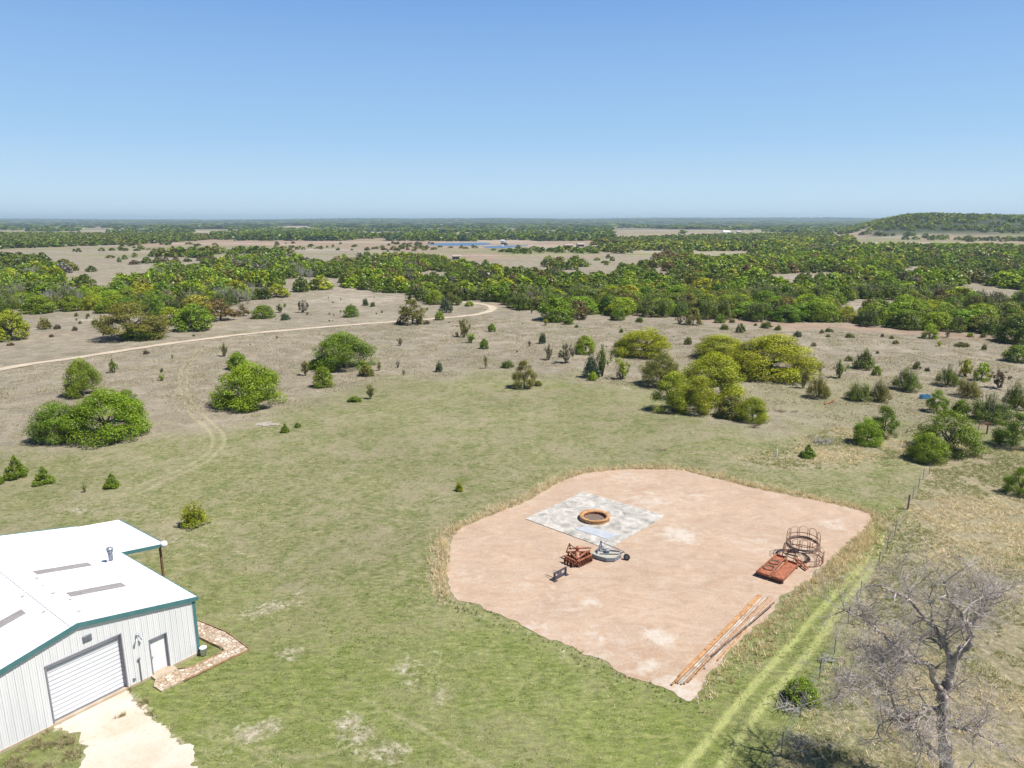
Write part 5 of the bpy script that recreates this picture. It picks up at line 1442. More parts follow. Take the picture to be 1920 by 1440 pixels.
# disc harrow
def disc_harrow():
    o = W(1081, 1056); t = thing('disc_harrow', 'rusty red disc harrow with rows of notched discs on the pad', 'disc harrow', o)
    def P_(px, py, h): return W(px, py, 0) - o + Vector((0, 0, h))
    gangs = [((1057, 1054), (1078, 1064), 4), ((1083, 1065), (1108, 1053), 6), ((1062, 1047), (1081, 1050), 4), ((1086, 1050), (1106, 1044), 4)]
    for (p, q, n) in gangs:
        a_ = P_(*p, .24); b_ = P_(*q, .24); ax = (b_ - a_).normalized(); Y_ = Vector((0, 0, 1)).cross(ax); Z_ = Vector((0, 0, 1))
        mb = MB()
        mb.tube([a_, b_], .035, 8)
        for i in range(n):
            c = a_.lerp(b_, (i + .5) / n)
            mb.lathe([(.001, .0), (.12, .005), (.18, .025), (.215, .055), (.215, .065), (.17, .035), (.001, .012)], c, 16, (Y_, Z_, ax))
            mb.tube([c + ax * .03, c + ax * .12], .055, 8)
        mb.build('disc_gang', M['rust'], t)
        mb = MB(); mb.bar(a_ + Z_ * .27, b_ + Z_ * .27, .09, .08)
        for i in (0.12, .88):
            c = a_.lerp(b_, i); mb.bar(c, c + Z_ * .30, .05, .09)
        mb.build('gang_beam', M['rust_red'], t)
    mb = MB(); c = P_(1080, 1060, .54)
    mb.bar(P_(1066, 1048, .60), P_(1081, 1062, .60), .09, .09); mb.bar(P_(1100, 1048, .60), P_(1083, 1062, .60), .09, .09)
    mb.bar(P_(1063, 1049, .62), P_(1106, 1049, .62), .09, .09); mb.bar(P_(1080, 1045, .60), P_(1082, 1063, .60), .10, .08)
    mb.bar(P_(1066, 1043, .60), P_(1104, 1041, .60), .08, .08); mb.box(P_(1082, 1061, .30), (.42, .30, .42), bev=.05); mb.box(P_(1082, 1047, .78), (.22, .3, .30), bev=.03)
    mb.build('frame', M['rust_red'], t)
    mb = MB(); top = P_(1067, 1047, 1.12)
    mb.bar(P_(1061, 1048, .5), top, .06, .05); mb.bar(P_(1070, 1042, .5), top, .06, .05); mb.bar(top, P_(1082, 1050, .82), .05, .05); mb.bar(P_(1082, 1049, .85), P_(1108, 1046, .78), .06, .06)
    mb.box(top, (.10, .08, .14)); mb.build('hitch_mast', M['rust'], t)
disc_harrow()

# rotary cutter
def rotary_cutter():
    o = W(1138, 1042); t = thing('rotary_cutter', 'grey rotary mower deck with tail wheel right of the disc harrow', 'mower deck', o)
    def P_(px, py, h): return W(px, py, 0) - o + Vector((0, 0, h))
    dk = [P_(1111, 1046, 0), P_(1122, 1050, 0), P_(1137, 1054, 0), P_(1152, 1053.5, 0), P_(1164, 1046, 0), P_(1160, 1041, 0), P_(1145, 1036, 0), P_(1122, 1034, 0)]
    mb = MB(); mb.prism([(p.x, p.y) for p in dk], .26, .32); mb.build('deck', M['deck'], t)
    mb = MB(); n = len(dk); c = sum(dk, Vector()) / n
    for i in range(n):
        a_, b_ = dk[i], dk[(i + 1) % n]; mb.bar(a_ + Vector((0, 0, .18)), b_ + Vector((0, 0, .18)), .05, .24)
    mb.build('skirt', M['steel'], t)
    mb = MB(); A1 = P_(1119, 1046, .32); A2 = P_(1128, 1035, .32); top = P_(1126, 1041, 1.05)
    mb.bar(A1, top, .07, .06); mb.bar(A2, top, .07, .06); mb.box(top, (.14, .1, .16)); mb.bar(P_(1118, 1043, .42), P_(1130, 1034, .42), .1, .1)
    mb.build('hitch_frame', M['steel'], t)
    mb = MB(); mb.bar(top, P_(1166, 1043, .42), .04, .04); mb.bar(top, P_(1160, 1039, .40), .045, .045)
    mb.bar(P_(1124, 1047, .38), P_(1160, 1048, .38), .07, .06); mb.bar(P_(1128, 1038, .38), P_(1162, 1043, .38), .07, .06); mb.build('brace', M['grey'], t)
    mb = MB(); g = P_(1138, 1043, .32); mb.box(g + Vector((0, 0, .14)), (.34, .34, .26), bev=.05); mb.tube([g + Vector((0, 0, .2)), P_(1126, 1041, .55)], .05, 10); mb.build('gearbox', M['grey'], t)
    mb = MB(); mb.bar(P_(1162, 1046, .36), P_(1170, 1046, .50), .08, .08); mb.bar(P_(1170, 1046, .50), P_(1176, 1049, .24), .05, .05); fk = mb.build('wheel_arm', M['steel'], t)
    c = P_(1175, 1050, .24); ax = Vector((.45, .9, 0)).normalized(); Z_ = Vector((0, 0, 1)); Y_ = Z_.cross(ax)
    mb = MB(); mb.lathe([(.13, -.07), (.22, -.08), (.24, -.04), (.24, .04), (.22, .08), (.13, .07)], c, 20, (Y_, Z_, ax)); wh = mb.build('tail_wheel', M['rubber'], t, True)
    mb = MB(); mb.lathe([(.001, -.05), (.13, -.06), (.13, .06), (.001, .05)], c, 16, (Y_, Z_, ax)); mb.build('rim', M['steel'], wh)
rotary_cutter()

# two rusty feed troughs on legs
def tray(c4, lab, h=.36):
    pts = [G(px, py, PZ + h) for px, py in c4]     # back-left, back-right, front-right, front-left
    o = Vector((pts[3].x, pts[3].y, PZ)); t = thing('feed_trough', lab, 'feed trough', o, 0, None)
    q = [p - Vector((o.x, o.y, PZ)) for p in pts]
    mb = MB(); vs = [(p.x, p.y, h - .14) for p in q] + [(p.x, p.y, h - .11) for p in q]
    mb.add(vs, [(3, 2, 1, 0), (4, 5, 6, 7), (0, 1, 5, 4), (1, 2, 6, 5), (2, 3, 7, 6), (3, 0, 4, 7)])
    mb.build('tray_floor', M['rust_red'], t)
    mb = MB()
    for i in range(4):
        a_, b_ = q[i], q[(i + 1) % 4]
        mb.bar((a_.x, a_.y, h - .05), (b_.x, b_.y, h - .05), .05, .16)
    mb.build('tray_side', M['rust_red'], t)
    c = sum(q, Vector()) / 4
    for p in q:
        p2 = p + (c - p) * .08
        mb = MB(); mb.bar((p2.x, p2.y, 0), (p2.x, p2.y, h - .12), .07, .07); mb.build('leg', M['rust'], t)
    for i in (0, 2):
        a_, b_ = q[i] + (c - q[i]) * .08, q[i + 1] + (c - q[i + 1]) * .08
        mb = MB(); mb.tube([(a_.x, a_.y, .04), (b_.x, b_.y, .04)], .035, 8); mb.build('skid', M['dark_pipe'], t)
    return t
tray([(1456, 1039), (1474, 1044), (1442, 1079), (1418, 1071)], 'rusty steel feed trough holding wire coils, left of the pair')
tray([(1477, 1050), (1497, 1057), (1468, 1087), (1446, 1080)], 'empty rusty steel feed trough, right of the pair')
for i, (px, py, r) in enumerate(((1452, 1055, .36), (1442, 1065, .38))):
    c = G(px, py, PZ + .26); mb = MB(); rg = random.Random(i)
    for k in range(5):
        rr = r * (0.82 + .07 * k); mb.tube([(rr * math.cos(t_) + rg.uniform(-.01, .01), rr * .9 * math.sin(t_), .02 + .012 * k + rg.uniform(-.01, .01)) for t_ in [6.283 * j / 22 for j in range(22)]], .011, 5, closed=True)
    tag(mb.build('wire_coil', M['dark_pipe'], None, False, c), ['loose wire coil at the far end of the left trough', 'loose wire coil at the near end of the left trough'][i], 'wire coil')

# bale feeders
def feeder(c, r, h, lab, tilt=(0, 0), nb=12, hoop=False):
    t = thing('bale_feeder', lab, 'hay ring', c); t.rotation_euler = (tilt[0], tilt[1], .3)
    def circ(z, rr=None, n=40): return [((rr or r) * math.cos(6.283185 * k / n), (rr or r) * math.sin(6.283185 * k / n), z) for k in range(n)]
    mb = MB(); mb.tube(circ(.04), .028, 6, closed=True); mb.build('bottom_hoop', M['rust'], t)
    mb = MB(); mb.tube(circ(h * .48), .028, 6, closed=True); mb.build('middle_hoop', M['rust'], t)
    for k in range(nb):
        a0 = 6.283185 * k / nb; a1 = 6.283185 * (k + .82) / nb; am = (a0 + a1) / 2; out = 1.0
        P0 = lambda a, z, s=1.0: Vector((r * s * math.cos(a), r * s * math.sin(a), z))
        mb = MB(); mb.tube([P0(a0, .04), P0(a0, h * .85), P0(a0 * .75 + a1 * .25, h * .97, .97), P0(am, h, .96), P0(a0 * .25 + a1 * .75, h * .97, .97), P0(a1, h * .85), P0(a1, .04)], .020, 6)
        mb.build('hoop_bar', M['rust_tan' if k % 3 else 'rust'], t)
    if hoop:
        mb = MB(); mb.tube([((r - .04) * math.cos(6.283 * k / 36), (r - .04) * math.sin(6.283 * k / 36), h * .18) for k in range(36)], .085, 8, closed=True); mb.build('band', M['dark_pipe'], t)
    return t
c1 = W(1505, 1047)
feeder(c1, 1.38, .88, 'lower wide rusty hay ring standing on the ground behind the troughs', nb=12)
feeder(Vector((c1.x - .02, c1.y + .15, PZ + .90)), 1.12, 1.08, 'upper rusty hay ring with arched bars stacked on the lower one', tilt=(.05, -.04), nb=10, hoop=True)
mb = MB(); a_ = W(1489, 1046, .25); b_ = W(1512, 1068, .12); mb.bar(a_, b_, .12, .10); mb.bar(a_ + Vector((.25, .05, -.05)), b_ + Vector((.2, .15, -.02)), .05, .05)
tag(mb.build('steel_beam', M['rust_red']), 'rusty steel beam leaning in the dry grass between trough and hay rings', 'steel beam')
o = W(1488, 1041, 0); jk = thing('old_gate_hinge_frame', 'dark metal hitch scrap with a pale plate between troughs and hay rings', 'scrap metal', o)
mb = MB(); mb.box((0, 0, .28), (.75, .22, .16), (Vector((.8, -.55, .2)).normalized(), Vector((.55, .8, 0)).normalized(), Vector((-.16, .11, .98)).normalized())); mb.tube([(-.4, .25, .15), (-.1, .05, .45), (.1, -.1, .1)], .04, 6); mb.tube([(-.3, .3, 0), (-.3, .3, .35)], .04, 6); mb.build('bracket', M['black'], jk)
mb = MB(); mb.box((.28, -.22, .38), (.40, .2, .04), (Vector((.8, -.55, .2)).normalized(), Vector((.55, .8, 0)).normalized(), Vector((-.16, .11, .98)).normalized())); mb.build('pale_plate', M['white'], jk)

# pipes
PIPES = [((1259, 1284), (1420, 1117), .055, .02, 'rust_orange', 'orange rusty pipe at the outer left of the pipe pile'),
 ((1273, 1268), (1423, 1116), .06, .02, 'rust_orange', 'second orange pipe from the left of the pipe pile'),
 ((1266, 1279), (1427, 1117), .07, .02, 'rust_orange', 'broad orange pipe left of the white pipes'),
 ((1271, 1281), (1430, 1118), .052, -.03, 'pale_pipe', 'left white pipe in the middle of the pile'),
 ((1277, 1283), (1438, 1119), .05, .05, 'pale_pipe', 'right white pipe in the middle of the pile'),
 ((1283, 1282), (1443, 1119), .05, .03, 'rust_tan', 'tan pipe just right of the white pipes'),
 ((1290, 1279), (1449, 1121), .04, -.04, 'rust_tan', 'thin tan pipe reaching farthest right in the pile'),
 ((1303, 1266), (1440, 1121), .045, .06, 'dark_pipe', 'dark pipe ending short of the others in the pile'),
 ((1321, 1253), (1416, 1156), .05, .03, 'pale_pipe', 'short pale pipe on the right side of the pile'),
 ((1345, 1238), (1414, 1160), .04, -.02, 'rust_orange', 'short orange pipe half in the ground, right of the pile')]
for i, (p, q, r, bow, mk, lab) in enumerate(PIPES):
    a_ = W(*p, r + .004); b_ = W(*q, r + .004); d = (b_ - a_); nrm = Vector((-d.y, d.x, 0)).normalized()
    mb = MB(); mb.tube([a_.lerp(b_, k / 10) + nrm * (bow * math.sin(math.pi * k / 10)) for k in range(11)], r, 10)
    tag(mb.build('steel_pipe', M[mk], None, True), lab, 'pipe', 'pipes piled on the pad')
a_ = W(1333, 1231, .12); b_ = W(1451, 1130, .32); mb = MB(); mb.tube([a_, a_.lerp(b_, .5) + Vector((.05, 0, .04)), b_], .05, 8)
tag(mb.build('steel_pipe', M['dark_pipe'], None, True), 'dark pipe lying slantwise across the top of the pile', 'pipe', 'pipes piled on the pad')

# ------------------------------------------------------------------ wire fence along the right
FP = [(1742, 889), (1730, 900), (1722, 914), (1711, 936), (1702, 956), (1677, 1006), (1663, 1034), (1647, 1062), (1612, 1120), (1590, 1170), (1564, 1226), (1536, 1272), (1500, 1345), (1465, 1412), (1430, 1480)]
def fence():
    P0 = [G(*p) for p in FP]
    t = thing('wire_fence', 'thin wire fence with slim posts running beside the gravel pad', 'wire fence', P0[4])
    for i, p in enumerate(P0):
        mb = MB(); q = p - P0[4]; big = i == 4
        hh = 1.35 if big else 1.15
        mb.tube([q + Vector((0, 0, -.1)), q + Vector((.02 * (i % 3 - 1), 0, hh))], .07 if big else .024, 7); mb.build('fence_post', M['oxide' if big else 'dark_pipe'], t)
    for k in range(4):
        mb = MB(); mb.tube([p - P0[4] + Vector((0, 0, .30 + .26 * k)) for p in P0], .0045, 4, cap=False); mb.build('wire', M['grey'], t)
fence()
def post(px, py, h, r, mk, nm, lab, cat):
    g = G(px, py); t = thing(nm, lab, cat, g)
    mb = MB(); mb.tube([(0, 0, -.1), (0.01, 0, h * .5), (0, 0, h)], [r, r, r * .9], 10); mb.build('post', M[mk], t)
    mb = MB(); mb.tube([(0, 0, h - .01), (0, 0, h + .03)], r * 1.25, 10); mb.build('cap', M[mk], t)
post(1456, 857, .75, .06, 'white', 'marker_stake', 'short white marker stake in the grass beyond the pad', 'stake')
g0, g1 = G(1833, 816), G(1850, 814)
gt = thing('pipe_gate', 'rusty pipe gate frame with a thick red brown post by the right trees', 'gate', g0)
d = g1 - g0
mb = MB(); mb.tube([d + Vector((0, 0, -.1)), d + Vector((0, 0, 1.35))], .085, 10); mb.build('gate_post', M['rust_red'], gt)
mb = MB(); mb.tube([(0, 0, 0), (0, 0, 1.25)], .04, 8); mb.tube([(0, 0, 1.25), tuple(d + Vector((0, 0, 1.25)))], .04, 8); mb.tube([(0, 0, .15), tuple(d + Vector((0, 0, .15)))], .04, 8); mb.build('gate_frame', M['rust'], gt)
a_, b_ = G(1700, 812), G(1742, 804); mb = MB(); mb.tube([a_ + Vector((0, 0, .45)), b_ + Vector((0, 0, 1.1))], .05, 8); mb.tube([a_, a_ + Vector((0, 0, .5))], .05, 8); tag(mb.build('fence_brace', M['dark_pipe']), 'slanting pipe brace left of the broad feathery oak', 'fence brace')
# trough, log, brush
bt = thing('blue_trough', 'blue plastic trough in the field behind the bright upright bush', 'trough', G(1734, 747))
mb = MB(); mb.prism([(-.5, -.35), (.5, -.35), (.6, 0), (.5, .35), (-.5, .35), (-.6, 0)], 0, .04); mb.build('bottom', M['blue'], bt)
mb = MB(); pr = [(-.55, -.38), (.55, -.38), (.66, 0), (.55, .38), (-.55, .38), (-.66, 0)]
for i in range(6): mb.bar((*pr[i], .25), (*pr[(i + 1) % 6], .25), .06, .5)
mb.build('side', M['blue'], bt)
a_, b_ = G(1546, 759), G(1568, 752); lg = thing('fallen_log', 'reddish fallen branch lying in the straw field beyond the pad', 'branch', a_)
d = b_ - a_; mb = MB(); mb.tube([(0, 0, .08), d * .5 + Vector((0, 0, .12)), d + Vector((0, 0, .45))], [.10, .08, .03], 7); mb.tube([d * .4 + Vector((0, 0, .1)), d * .4 + Vector((.5, -.4, .25))], [.05, .02], 6); mb.build('limb', M['rust_red'], lg)
def brush(px, py, s, n, mk, lab, seed):
    rg = random.Random(seed); mb = MB()
    for i in range(n):
        a = rg.random() * 6.28; p = Vector((rg.gauss(0, .35) * s, rg.gauss(0, .3) * s, rg.uniform(.02, .18) * s)); d = Vector((math.cos(a), math.sin(a), rg.uniform(-.1, .5))) * rg.uniform(.3, .9) * s
        mb.tube([p, p + d * .5 + Vector((0, 0, .05 * s)), p + d], [.022 * s, .016 * s, .005 * s], 4)
    tag(mb.build('brush_pile', M[mk], None, False, G(px, py)), lab, 'brush pile')
brush(1540, 830, 1.5, 60, 'greytwig', 'grey dead brush heap behind the young cedar', 1)
brush(1462, 773, .9, 26, 'dark_pipe', 'dark little brush heap right of the yellow bush', 2)
brush(1490, 773, .8, 20, 'dark_pipe', 'second dark brush heap farther right of the yellow bush', 3)
brush(1413, 802, 1.0, 34, 'dark_pipe', 'dark brush heap directly below the yellow bush', 4)
brush(1240, 845, .8, 16, 'dark_pipe', 'dark brush bits in the grass above the pad', 5)
brush(1215, 845, .6, 10, 'dark_pipe', 'few dark twigs left of the brush bits above the pad', 6)
brush(1475, 1330, .9, 60, 'greytwig', 'grey dead brush tangled in the fence near the dead tree', 7)
brush(1500, 1395, .9, 50, 'greytwig', 'grey dead brush in the tree shade by the fence', 8)
brush(1552, 1240, .9, 40, 'greytwig', 'thin grey brush along the fence above the bright bush', 9)
# stone remains
rs = thing('stone_foundation', 'broken pale stone slab lying in the brown grass at left', 'stone slab', G(500, 797))
for i, (dx, dy, sx, sy, r) in enumerate(((-.7, .2, 1.3, 1.1, .2), (.55, .0, 1.2, .9, -.15), (.1, -.5, .8, .45, .5), (-.1, .75, .9, .5, .1), (1.3, -.1, .6, .5, .7))):
    mb = MB(); mb.box((dx, dy, .05 + .01 * i), (sx, sy, .14), (Vector((math.cos(r), math.sin(r), .03)).normalized(), Vector((-math.sin(r), math.cos(r), 0)), Vector((0, 0, 1))), bev=.03); mb.build('stone', M['slab_edge'], rs)
# distant buildings
def house(px, py, w, dp, h, rise, nm, lab, cat, wallm='white', roofm='roof'):
    g = G(px, py); g.z = float(terrain(g.x, g.y)); t = thing(nm, lab, cat, g, .2)
    mb = MB(); mb.prism([(-w / 2, -dp / 2), (w / 2, -dp / 2), (w / 2, dp / 2), (-w / 2, dp / 2)], 0, h); wl_ = mb.build('wall', M[wallm], t)
    for k in range(3):
        m2 = MB(); m2.box((-w / 2 + w * (k + .5) / 3, -dp / 2 - .02, h * .5), (1.4, .1, 1.4)); m2.build('window', M['black'], wl_)
    mb = MB(); e = .5
    vs = [(-w / 2 - e, -dp / 2 - e, h), (w / 2 + e, -dp / 2 - e, h), (w / 2 + e, dp / 2 + e, h), (-w / 2 - e, dp / 2 + e, h), (-w / 2 - e, 0, h + rise), (w / 2 + e, 0, h + rise)]
    mb.add(vs, [(0, 1, 5, 4), (2, 3, 4, 5), (0, 4, 3), (1, 2, 5), (3, 2, 1, 0)]); mb.build('roof', M[roofm], t)
house(1361, 441, 11, 8, 5, 2.5, 'farm_house', 'small white house far off on the plain below the horizon', 'house')
house(1066, 464, 7, 5, 2.0, 1.0, 'farm_shed', 'pale roofed low shed far off, left one beside the pond strip', 'shed', 'slab_edge', 'slab_edge')
house(1088, 463, 6, 5, 2.4, 1.2, 'farm_shed', 'small pale shed far off, right of the other shed', 'shed', 'slab_edge', 'slab_edge')
house(942, 462, 2.6, 2.6, 5.5, .6, 'water_tank', 'small white tower like tank beside the pond on the far plain', 'tank')
house(856, 487, 5, 4, 2.2, .8, 'farm_shed', 'tiny shed on the bare slope behind the wood', 'shed', 'slab_edge', 'slab_edge')
house(1385, 437, 7, 5, 3, 1, 'farm_shed', 'pale outbuilding right of the small white house', 'shed', 'slab_edge')

# ------------------------------------------------------------------ the dead tree in the right foreground
TY = 25.6
DT = at(1773, 1492, TY); DT.z = 0
dead = thing('dead_tree', 'large leafless grey tree standing in the right foreground', 'dead tree', DT)
tips = []
def limb_pts(pix, yoff):
    out = []
    for i, (x, y) in enumerate(pix):
        t_ = i / max(1, len(pix) - 1)
        out.append(at(x, y, TY + yoff[0] * (1 - t_) + yoff[1] * t_))
    return out
LIMBS = [   # photo path, depth offsets, radii
 ([(1773, 1500), (1771, 1440), (1769, 1390), (1767, 1335), (1768, 1300)], (0, 0), (.34, .235), 'trunk'),
 ([(1768, 1300), (1778, 1275), (1783, 1245)], (0, .2), (.20, .17), 'trunk'),
 ([(1783, 1245), (1776, 1222), (1768, 1201), (1756, 1184), (1742, 1169), (1722, 1145), (1704, 1125), (1684, 1113), (1666, 1105), (1640, 1096)], (.2, 1.6), (.15, .03), 'limb'),
 ([(1783, 1245), (1795, 1228), (1808, 1216), (1818, 1207), (1819, 1190), (1815, 1175)], (.2, -.6), (.16, .11), 'limb'),
 ([(1815, 1175), (1805, 1155), (1796, 1142), (1783, 1128), (1774, 1110), (1773, 1092)], (-.6, -1.2), (.085, .03), 'limb'),
 ([(1815, 1175), (1826, 1166), (1835, 1160), (1838, 1145), (1842, 1128), (1850, 1118), (1840, 1108), (1826, 1094)], (-.6, .9), (.085, .025), 'limb'),
 ([(1768, 1300), (1757, 1285), (1748, 1271), (1745, 1250), (1730, 1243), (1713, 1239), (1696, 1224), (1681, 1212), (1655, 1189), (1635, 1172), (1614, 1154), (1592, 1148), (1570, 1140)], (0, -1.5), (.17, .02), 'limb'),
 ([(1713, 1239), (1690, 1240), (1672, 1228), (1650, 1215), (1620, 1212), (1596, 1220)], (-.8, 1.2), (.075, .02), 'limb'),
 ([(1764, 1326), (1745, 1330), (1719, 1338), (1700, 1345), (1686, 1341), (1675, 1317), (1670, 1297), (1672, 1277), (1664, 1262), (1655, 1247), (1660, 1232)], (0, -1.2), (.10, .03), 'limb'),
 ([(1672, 1277), (1678, 1262), (1677, 1247), (1669, 1224)], (-1.0, -.4), (.045, .02), 'limb'),
 ([(1673, 1297), (1655, 1288), (1640, 1282), (1618, 1289), (1600, 1294), (1580, 1302), (1562, 1314)], (-1, -2.2), (.045, .012), 'limb'),
 ([(1640, 1282), (1622, 1272), (1604, 1278), (1580, 1277)], (-1.6, -1.0), (.03, .012), 'limb'),
 ([(1765, 1420), (1745, 1400), (1725, 1382), (1708, 1368), (1697, 1355), (1680, 1350), (1660, 1340)], (0, 1.6), (.10, .02), 'limb'),
 ([(1755, 1185), (1765, 1205), (1772, 1190), (1777, 1168), (1782, 1150)], (.6, 1.4), (.05, .015), 'limb'),
 ([(1766, 1215), (1750, 1200), (1735, 1195), (1712, 1203), (1700, 1212)], (.4, 1.8), (.05, .015), 'limb'),
 ([(1715, 1140), (1708, 1118), (1700, 1095), (1690, 1078)], (1.0, 2.2), (.035, .01), 'limb'),
 ([(1745, 1172), (1748, 1150), (1742, 1125), (1748, 1098), (1740, 1078)], (.8, -.6), (.045, .012), 'limb'),
 ([(1770, 1370), (1785, 1363), (1800, 1366), (1825, 1372), (1845, 1382), (1862, 1392)], (0, -.8), (.07, .02), 'limb'),
 ([(1825, 1372), (1832, 1358), (1845, 1352), (1866, 1350)], (-.4, .6), (.03, .01), 'limb'),
 ([(1770, 1300), (1785, 1292), (1792, 1282), (1797, 1296)], (0, 1.0), (.05, .015), 'limb'),
 ([(1719, 1338), (1716, 1355), (1722, 1375), (1730, 1395), (1726, 1405)], (-.5, -1.2), (.035, .012), 'limb'),
 ([(1686, 1341), (1665, 1352), (1645, 1365), (1652, 1385)], (-1.0, -.2), (.04, .01), 'limb'),
 ([(1842, 1128), (1856, 1122), (1862, 1112)], (.5, .9), (.03, .01), 'limb'),
]
trunk_mb = MB(); trunk_mb.tube([DT * 1.0 - DT + Vector((0, 0, -.2)), limb_pts(LIMBS[0][0][1:2], (0, 0))[0] - DT], [.26, .20], 12)
rgt = random.Random(42)
seg_v = []
def smooth3(pts, n=4): return smooth_line(pts, n)
twig_mb = MB(); branch_mbs = []
nodes = []
for (pix, yo, rr, nm) in LIMBS:
    pts = limb_pts(pix, yo); pts = smooth3(pts, 6)
    m_ = len(pts); rad = [rr[0] + (rr[1] - rr[0]) * (i / (m_ - 1)) ** .8 for i in range(m_)]
    pts = [p - DT + Vector((rgt.uniform(-1, 1), rgt.uniform(-1, 1), rgt.uniform(-1, 1))) * min(.06, rad[i] * .6 + .012) for i, p in enumerate(pts)]
    rad = [r * rgt.uniform(.82, 1.2) * (.78 if nm == 'trunk' else .76) + .008 for r in rad]
    if nm == 'trunk': trunk_mb.tube(pts, rad, 12)
    else:
        b2 = MB(); b2.tube(pts, rad, 9); branch_mbs.append(b2)
        for i in range(2, m_):
            nodes.append((pts[i], (pts[i] - pts[i - 1]).normalized(), rad[i], i / m_))
def twig(p, d, L, r, lv):
    n = 3 if lv < 2 else 4
    pts = [p]; rs = [r]
    for i in range(n):
        d = (d + Vector((rgt.gauss(0, .26), rgt.gauss(0, .26), rgt.gauss(.02, .24)))).normalized()
        pts.append(pts[-1] + d * (L / n)); rs.append(max(.0035, r * (1 - .62 * (i + 1) / n)))
    twig_mb.tube(pts, rs, 4 if lv >= 2 else 3, cap=False)
    if lv > 0:
        k = rgt.randint(3, 5) if lv > 1 else rgt.randint(3, 4)
        for j in range(k):
            i = rgt.randint(1, n)
            nd = (d * .55 + Vector((rgt.gauss(0, .6), rgt.gauss(0, .6), rgt.gauss(.08, .5)))).normalized()
            twig(pts[i], nd, L * rgt.uniform(.5, .75), rs[i] * .62, lv - 1)
for (p, d, r, f) in nodes:
    if r > .07: cnt_ = 1 if rgt.random() < .10 else 0
    elif r > .035: cnt_ = 1 if rgt.random() < .46 else 0
    else: cnt_ = 1 if rgt.random() < .64 else 0
    for _ in range(cnt_):
        nd = (d * .5 + Vector((rgt.gauss(0, .65), rgt.gauss(0, .65), rgt.gauss(.12, .5)))).normalized()
        L = rgt.uniform(.5, 1.3)
        twig(p, nd, L * 1.15, min(r * .6, .032) + .008, 3)
def gnarl(m_, amp):
    V_ = np.array(m_.v)
    for k_ in range(3): V_[:, k_] += (vnoise(V_[:, 0] * 1.0 + 40 * k_ + V_[:, 2] * .7, V_[:, 1] + V_[:, 2] * 1.3 + 9 * k_, .16) - .5) * amp
    m_.v = [tuple(q) for q in V_]
for b2 in branch_mbs: gnarl(b2, .07)
gnarl(trunk_mb, .14)
for b2 in branch_mbs: b2.build('limb', M['deadwood'], dead, True)
trunk_mb.build('trunk', M['deadwood'], dead, True)
tw = twig_mb.build('twigs', M['twig'], dead)
# silver stump beside it
sp = at(1806, 1492, 25.0); st = thing('tree_stump', 'silvery splintered stump at the right foot of the dead tree', 'stump', (sp.x, sp.y, 0))
mb = MB(); r_ = random.Random(5)
for i in range(26):
    a = r_.random() * 6.28; R_ = r_.uniform(.03, .24); hh = 1.15 + r_.uniform(-.35, .25) + (.35 if math.cos(a) < -.3 else 0)
    mb.tube([(R_ * 1.3 * math.cos(a), R_ * 1.3 * math.sin(a), -.05), (R_ * 1.1 * math.cos(a), R_ * 1.1 * math.sin(a), hh * .6), (R_ * 1.25 * math.cos(a), R_ * 1.25 * math.sin(a), hh)], [.09, .07, .012], 6)
mb.build('trunk', M['silver'], st)
mb = MB(); mb.tube([(0, 0, .9), (-.1, 0, 1.5), (-.28, .05, 2.0)], [.07, .05, .02], 7); mb.tube([(.1, 0, .8), (.4, -.1, 1.0), (.8, -.1, .72)], [.07, .05, .02], 7); mb.tube([(.05, 0, .8), (.2, .1, 1.5), (.12, .1, 1.9), (.3, .1, 2.3)], [.06, .05, .04, .015], 7); mb.build('limb', M['silver'], st)
# bright bush by the fence
p, wm, hm = placed(1507, 1316, 60, 54); plant('shrub', 'bush', 'bright green bush on the fence line in the dead tree shade', 'oak_mid', 'bright', p, wm, hm * .9)

# ------------------------------------------------------------------ grass: blades merged into a few masses
def blades(name, P, hgt, wdt, col, lean, label, nb, seed):
    """P (n,2) tuft places; nb blades each"""
    rg = np.random.default_rng(seed); n = len(P)
    idx = np.repeat(np.arange(n), nb); m = len(idx)
    sp_ = 0.35 * hgt[idx]
    bx = P[idx, 0] + rg.normal(size=m) * sp_ * .45; by = P[idx, 1] + rg.normal(size=m) * sp_ * .45
    h = hgt[idx] * (.55 + .7 * rg.random(m)); a = rg.random(m) * 6.283
    w = wdt * (.6 + .8 * rg.random(m)); ox, oy = np.cos(a) * w, np.sin(a) * w
    lx = rg.normal(size=m) * lean * h; ly = rg.normal(size=m) * lean * h
    b0 = np.stack([bx - ox, by - oy, np.zeros(m)], 1); b1 = np.stack([bx + ox, by + oy, np.zeros(m)], 1)
    tp = np.stack([bx + lx, by + ly, h * .9], 1)
    V = np.stack([b0, b1, tp], 1).reshape(-1, 3); F = np.arange(3 * m).reshape(m, 3)
    c = col[idx] * (1.15 + .55 * rg.random((m, 1)))
    C = np.repeat(c, 3, 0)
    o = link(name, np_mesh(name, V, F, [M['foliage']], {'tone': C})); o.color = (1, 1, 1, 1)
    return tag(o, label, None, None, 'stuff')
rgg = np.random.default_rng(99)
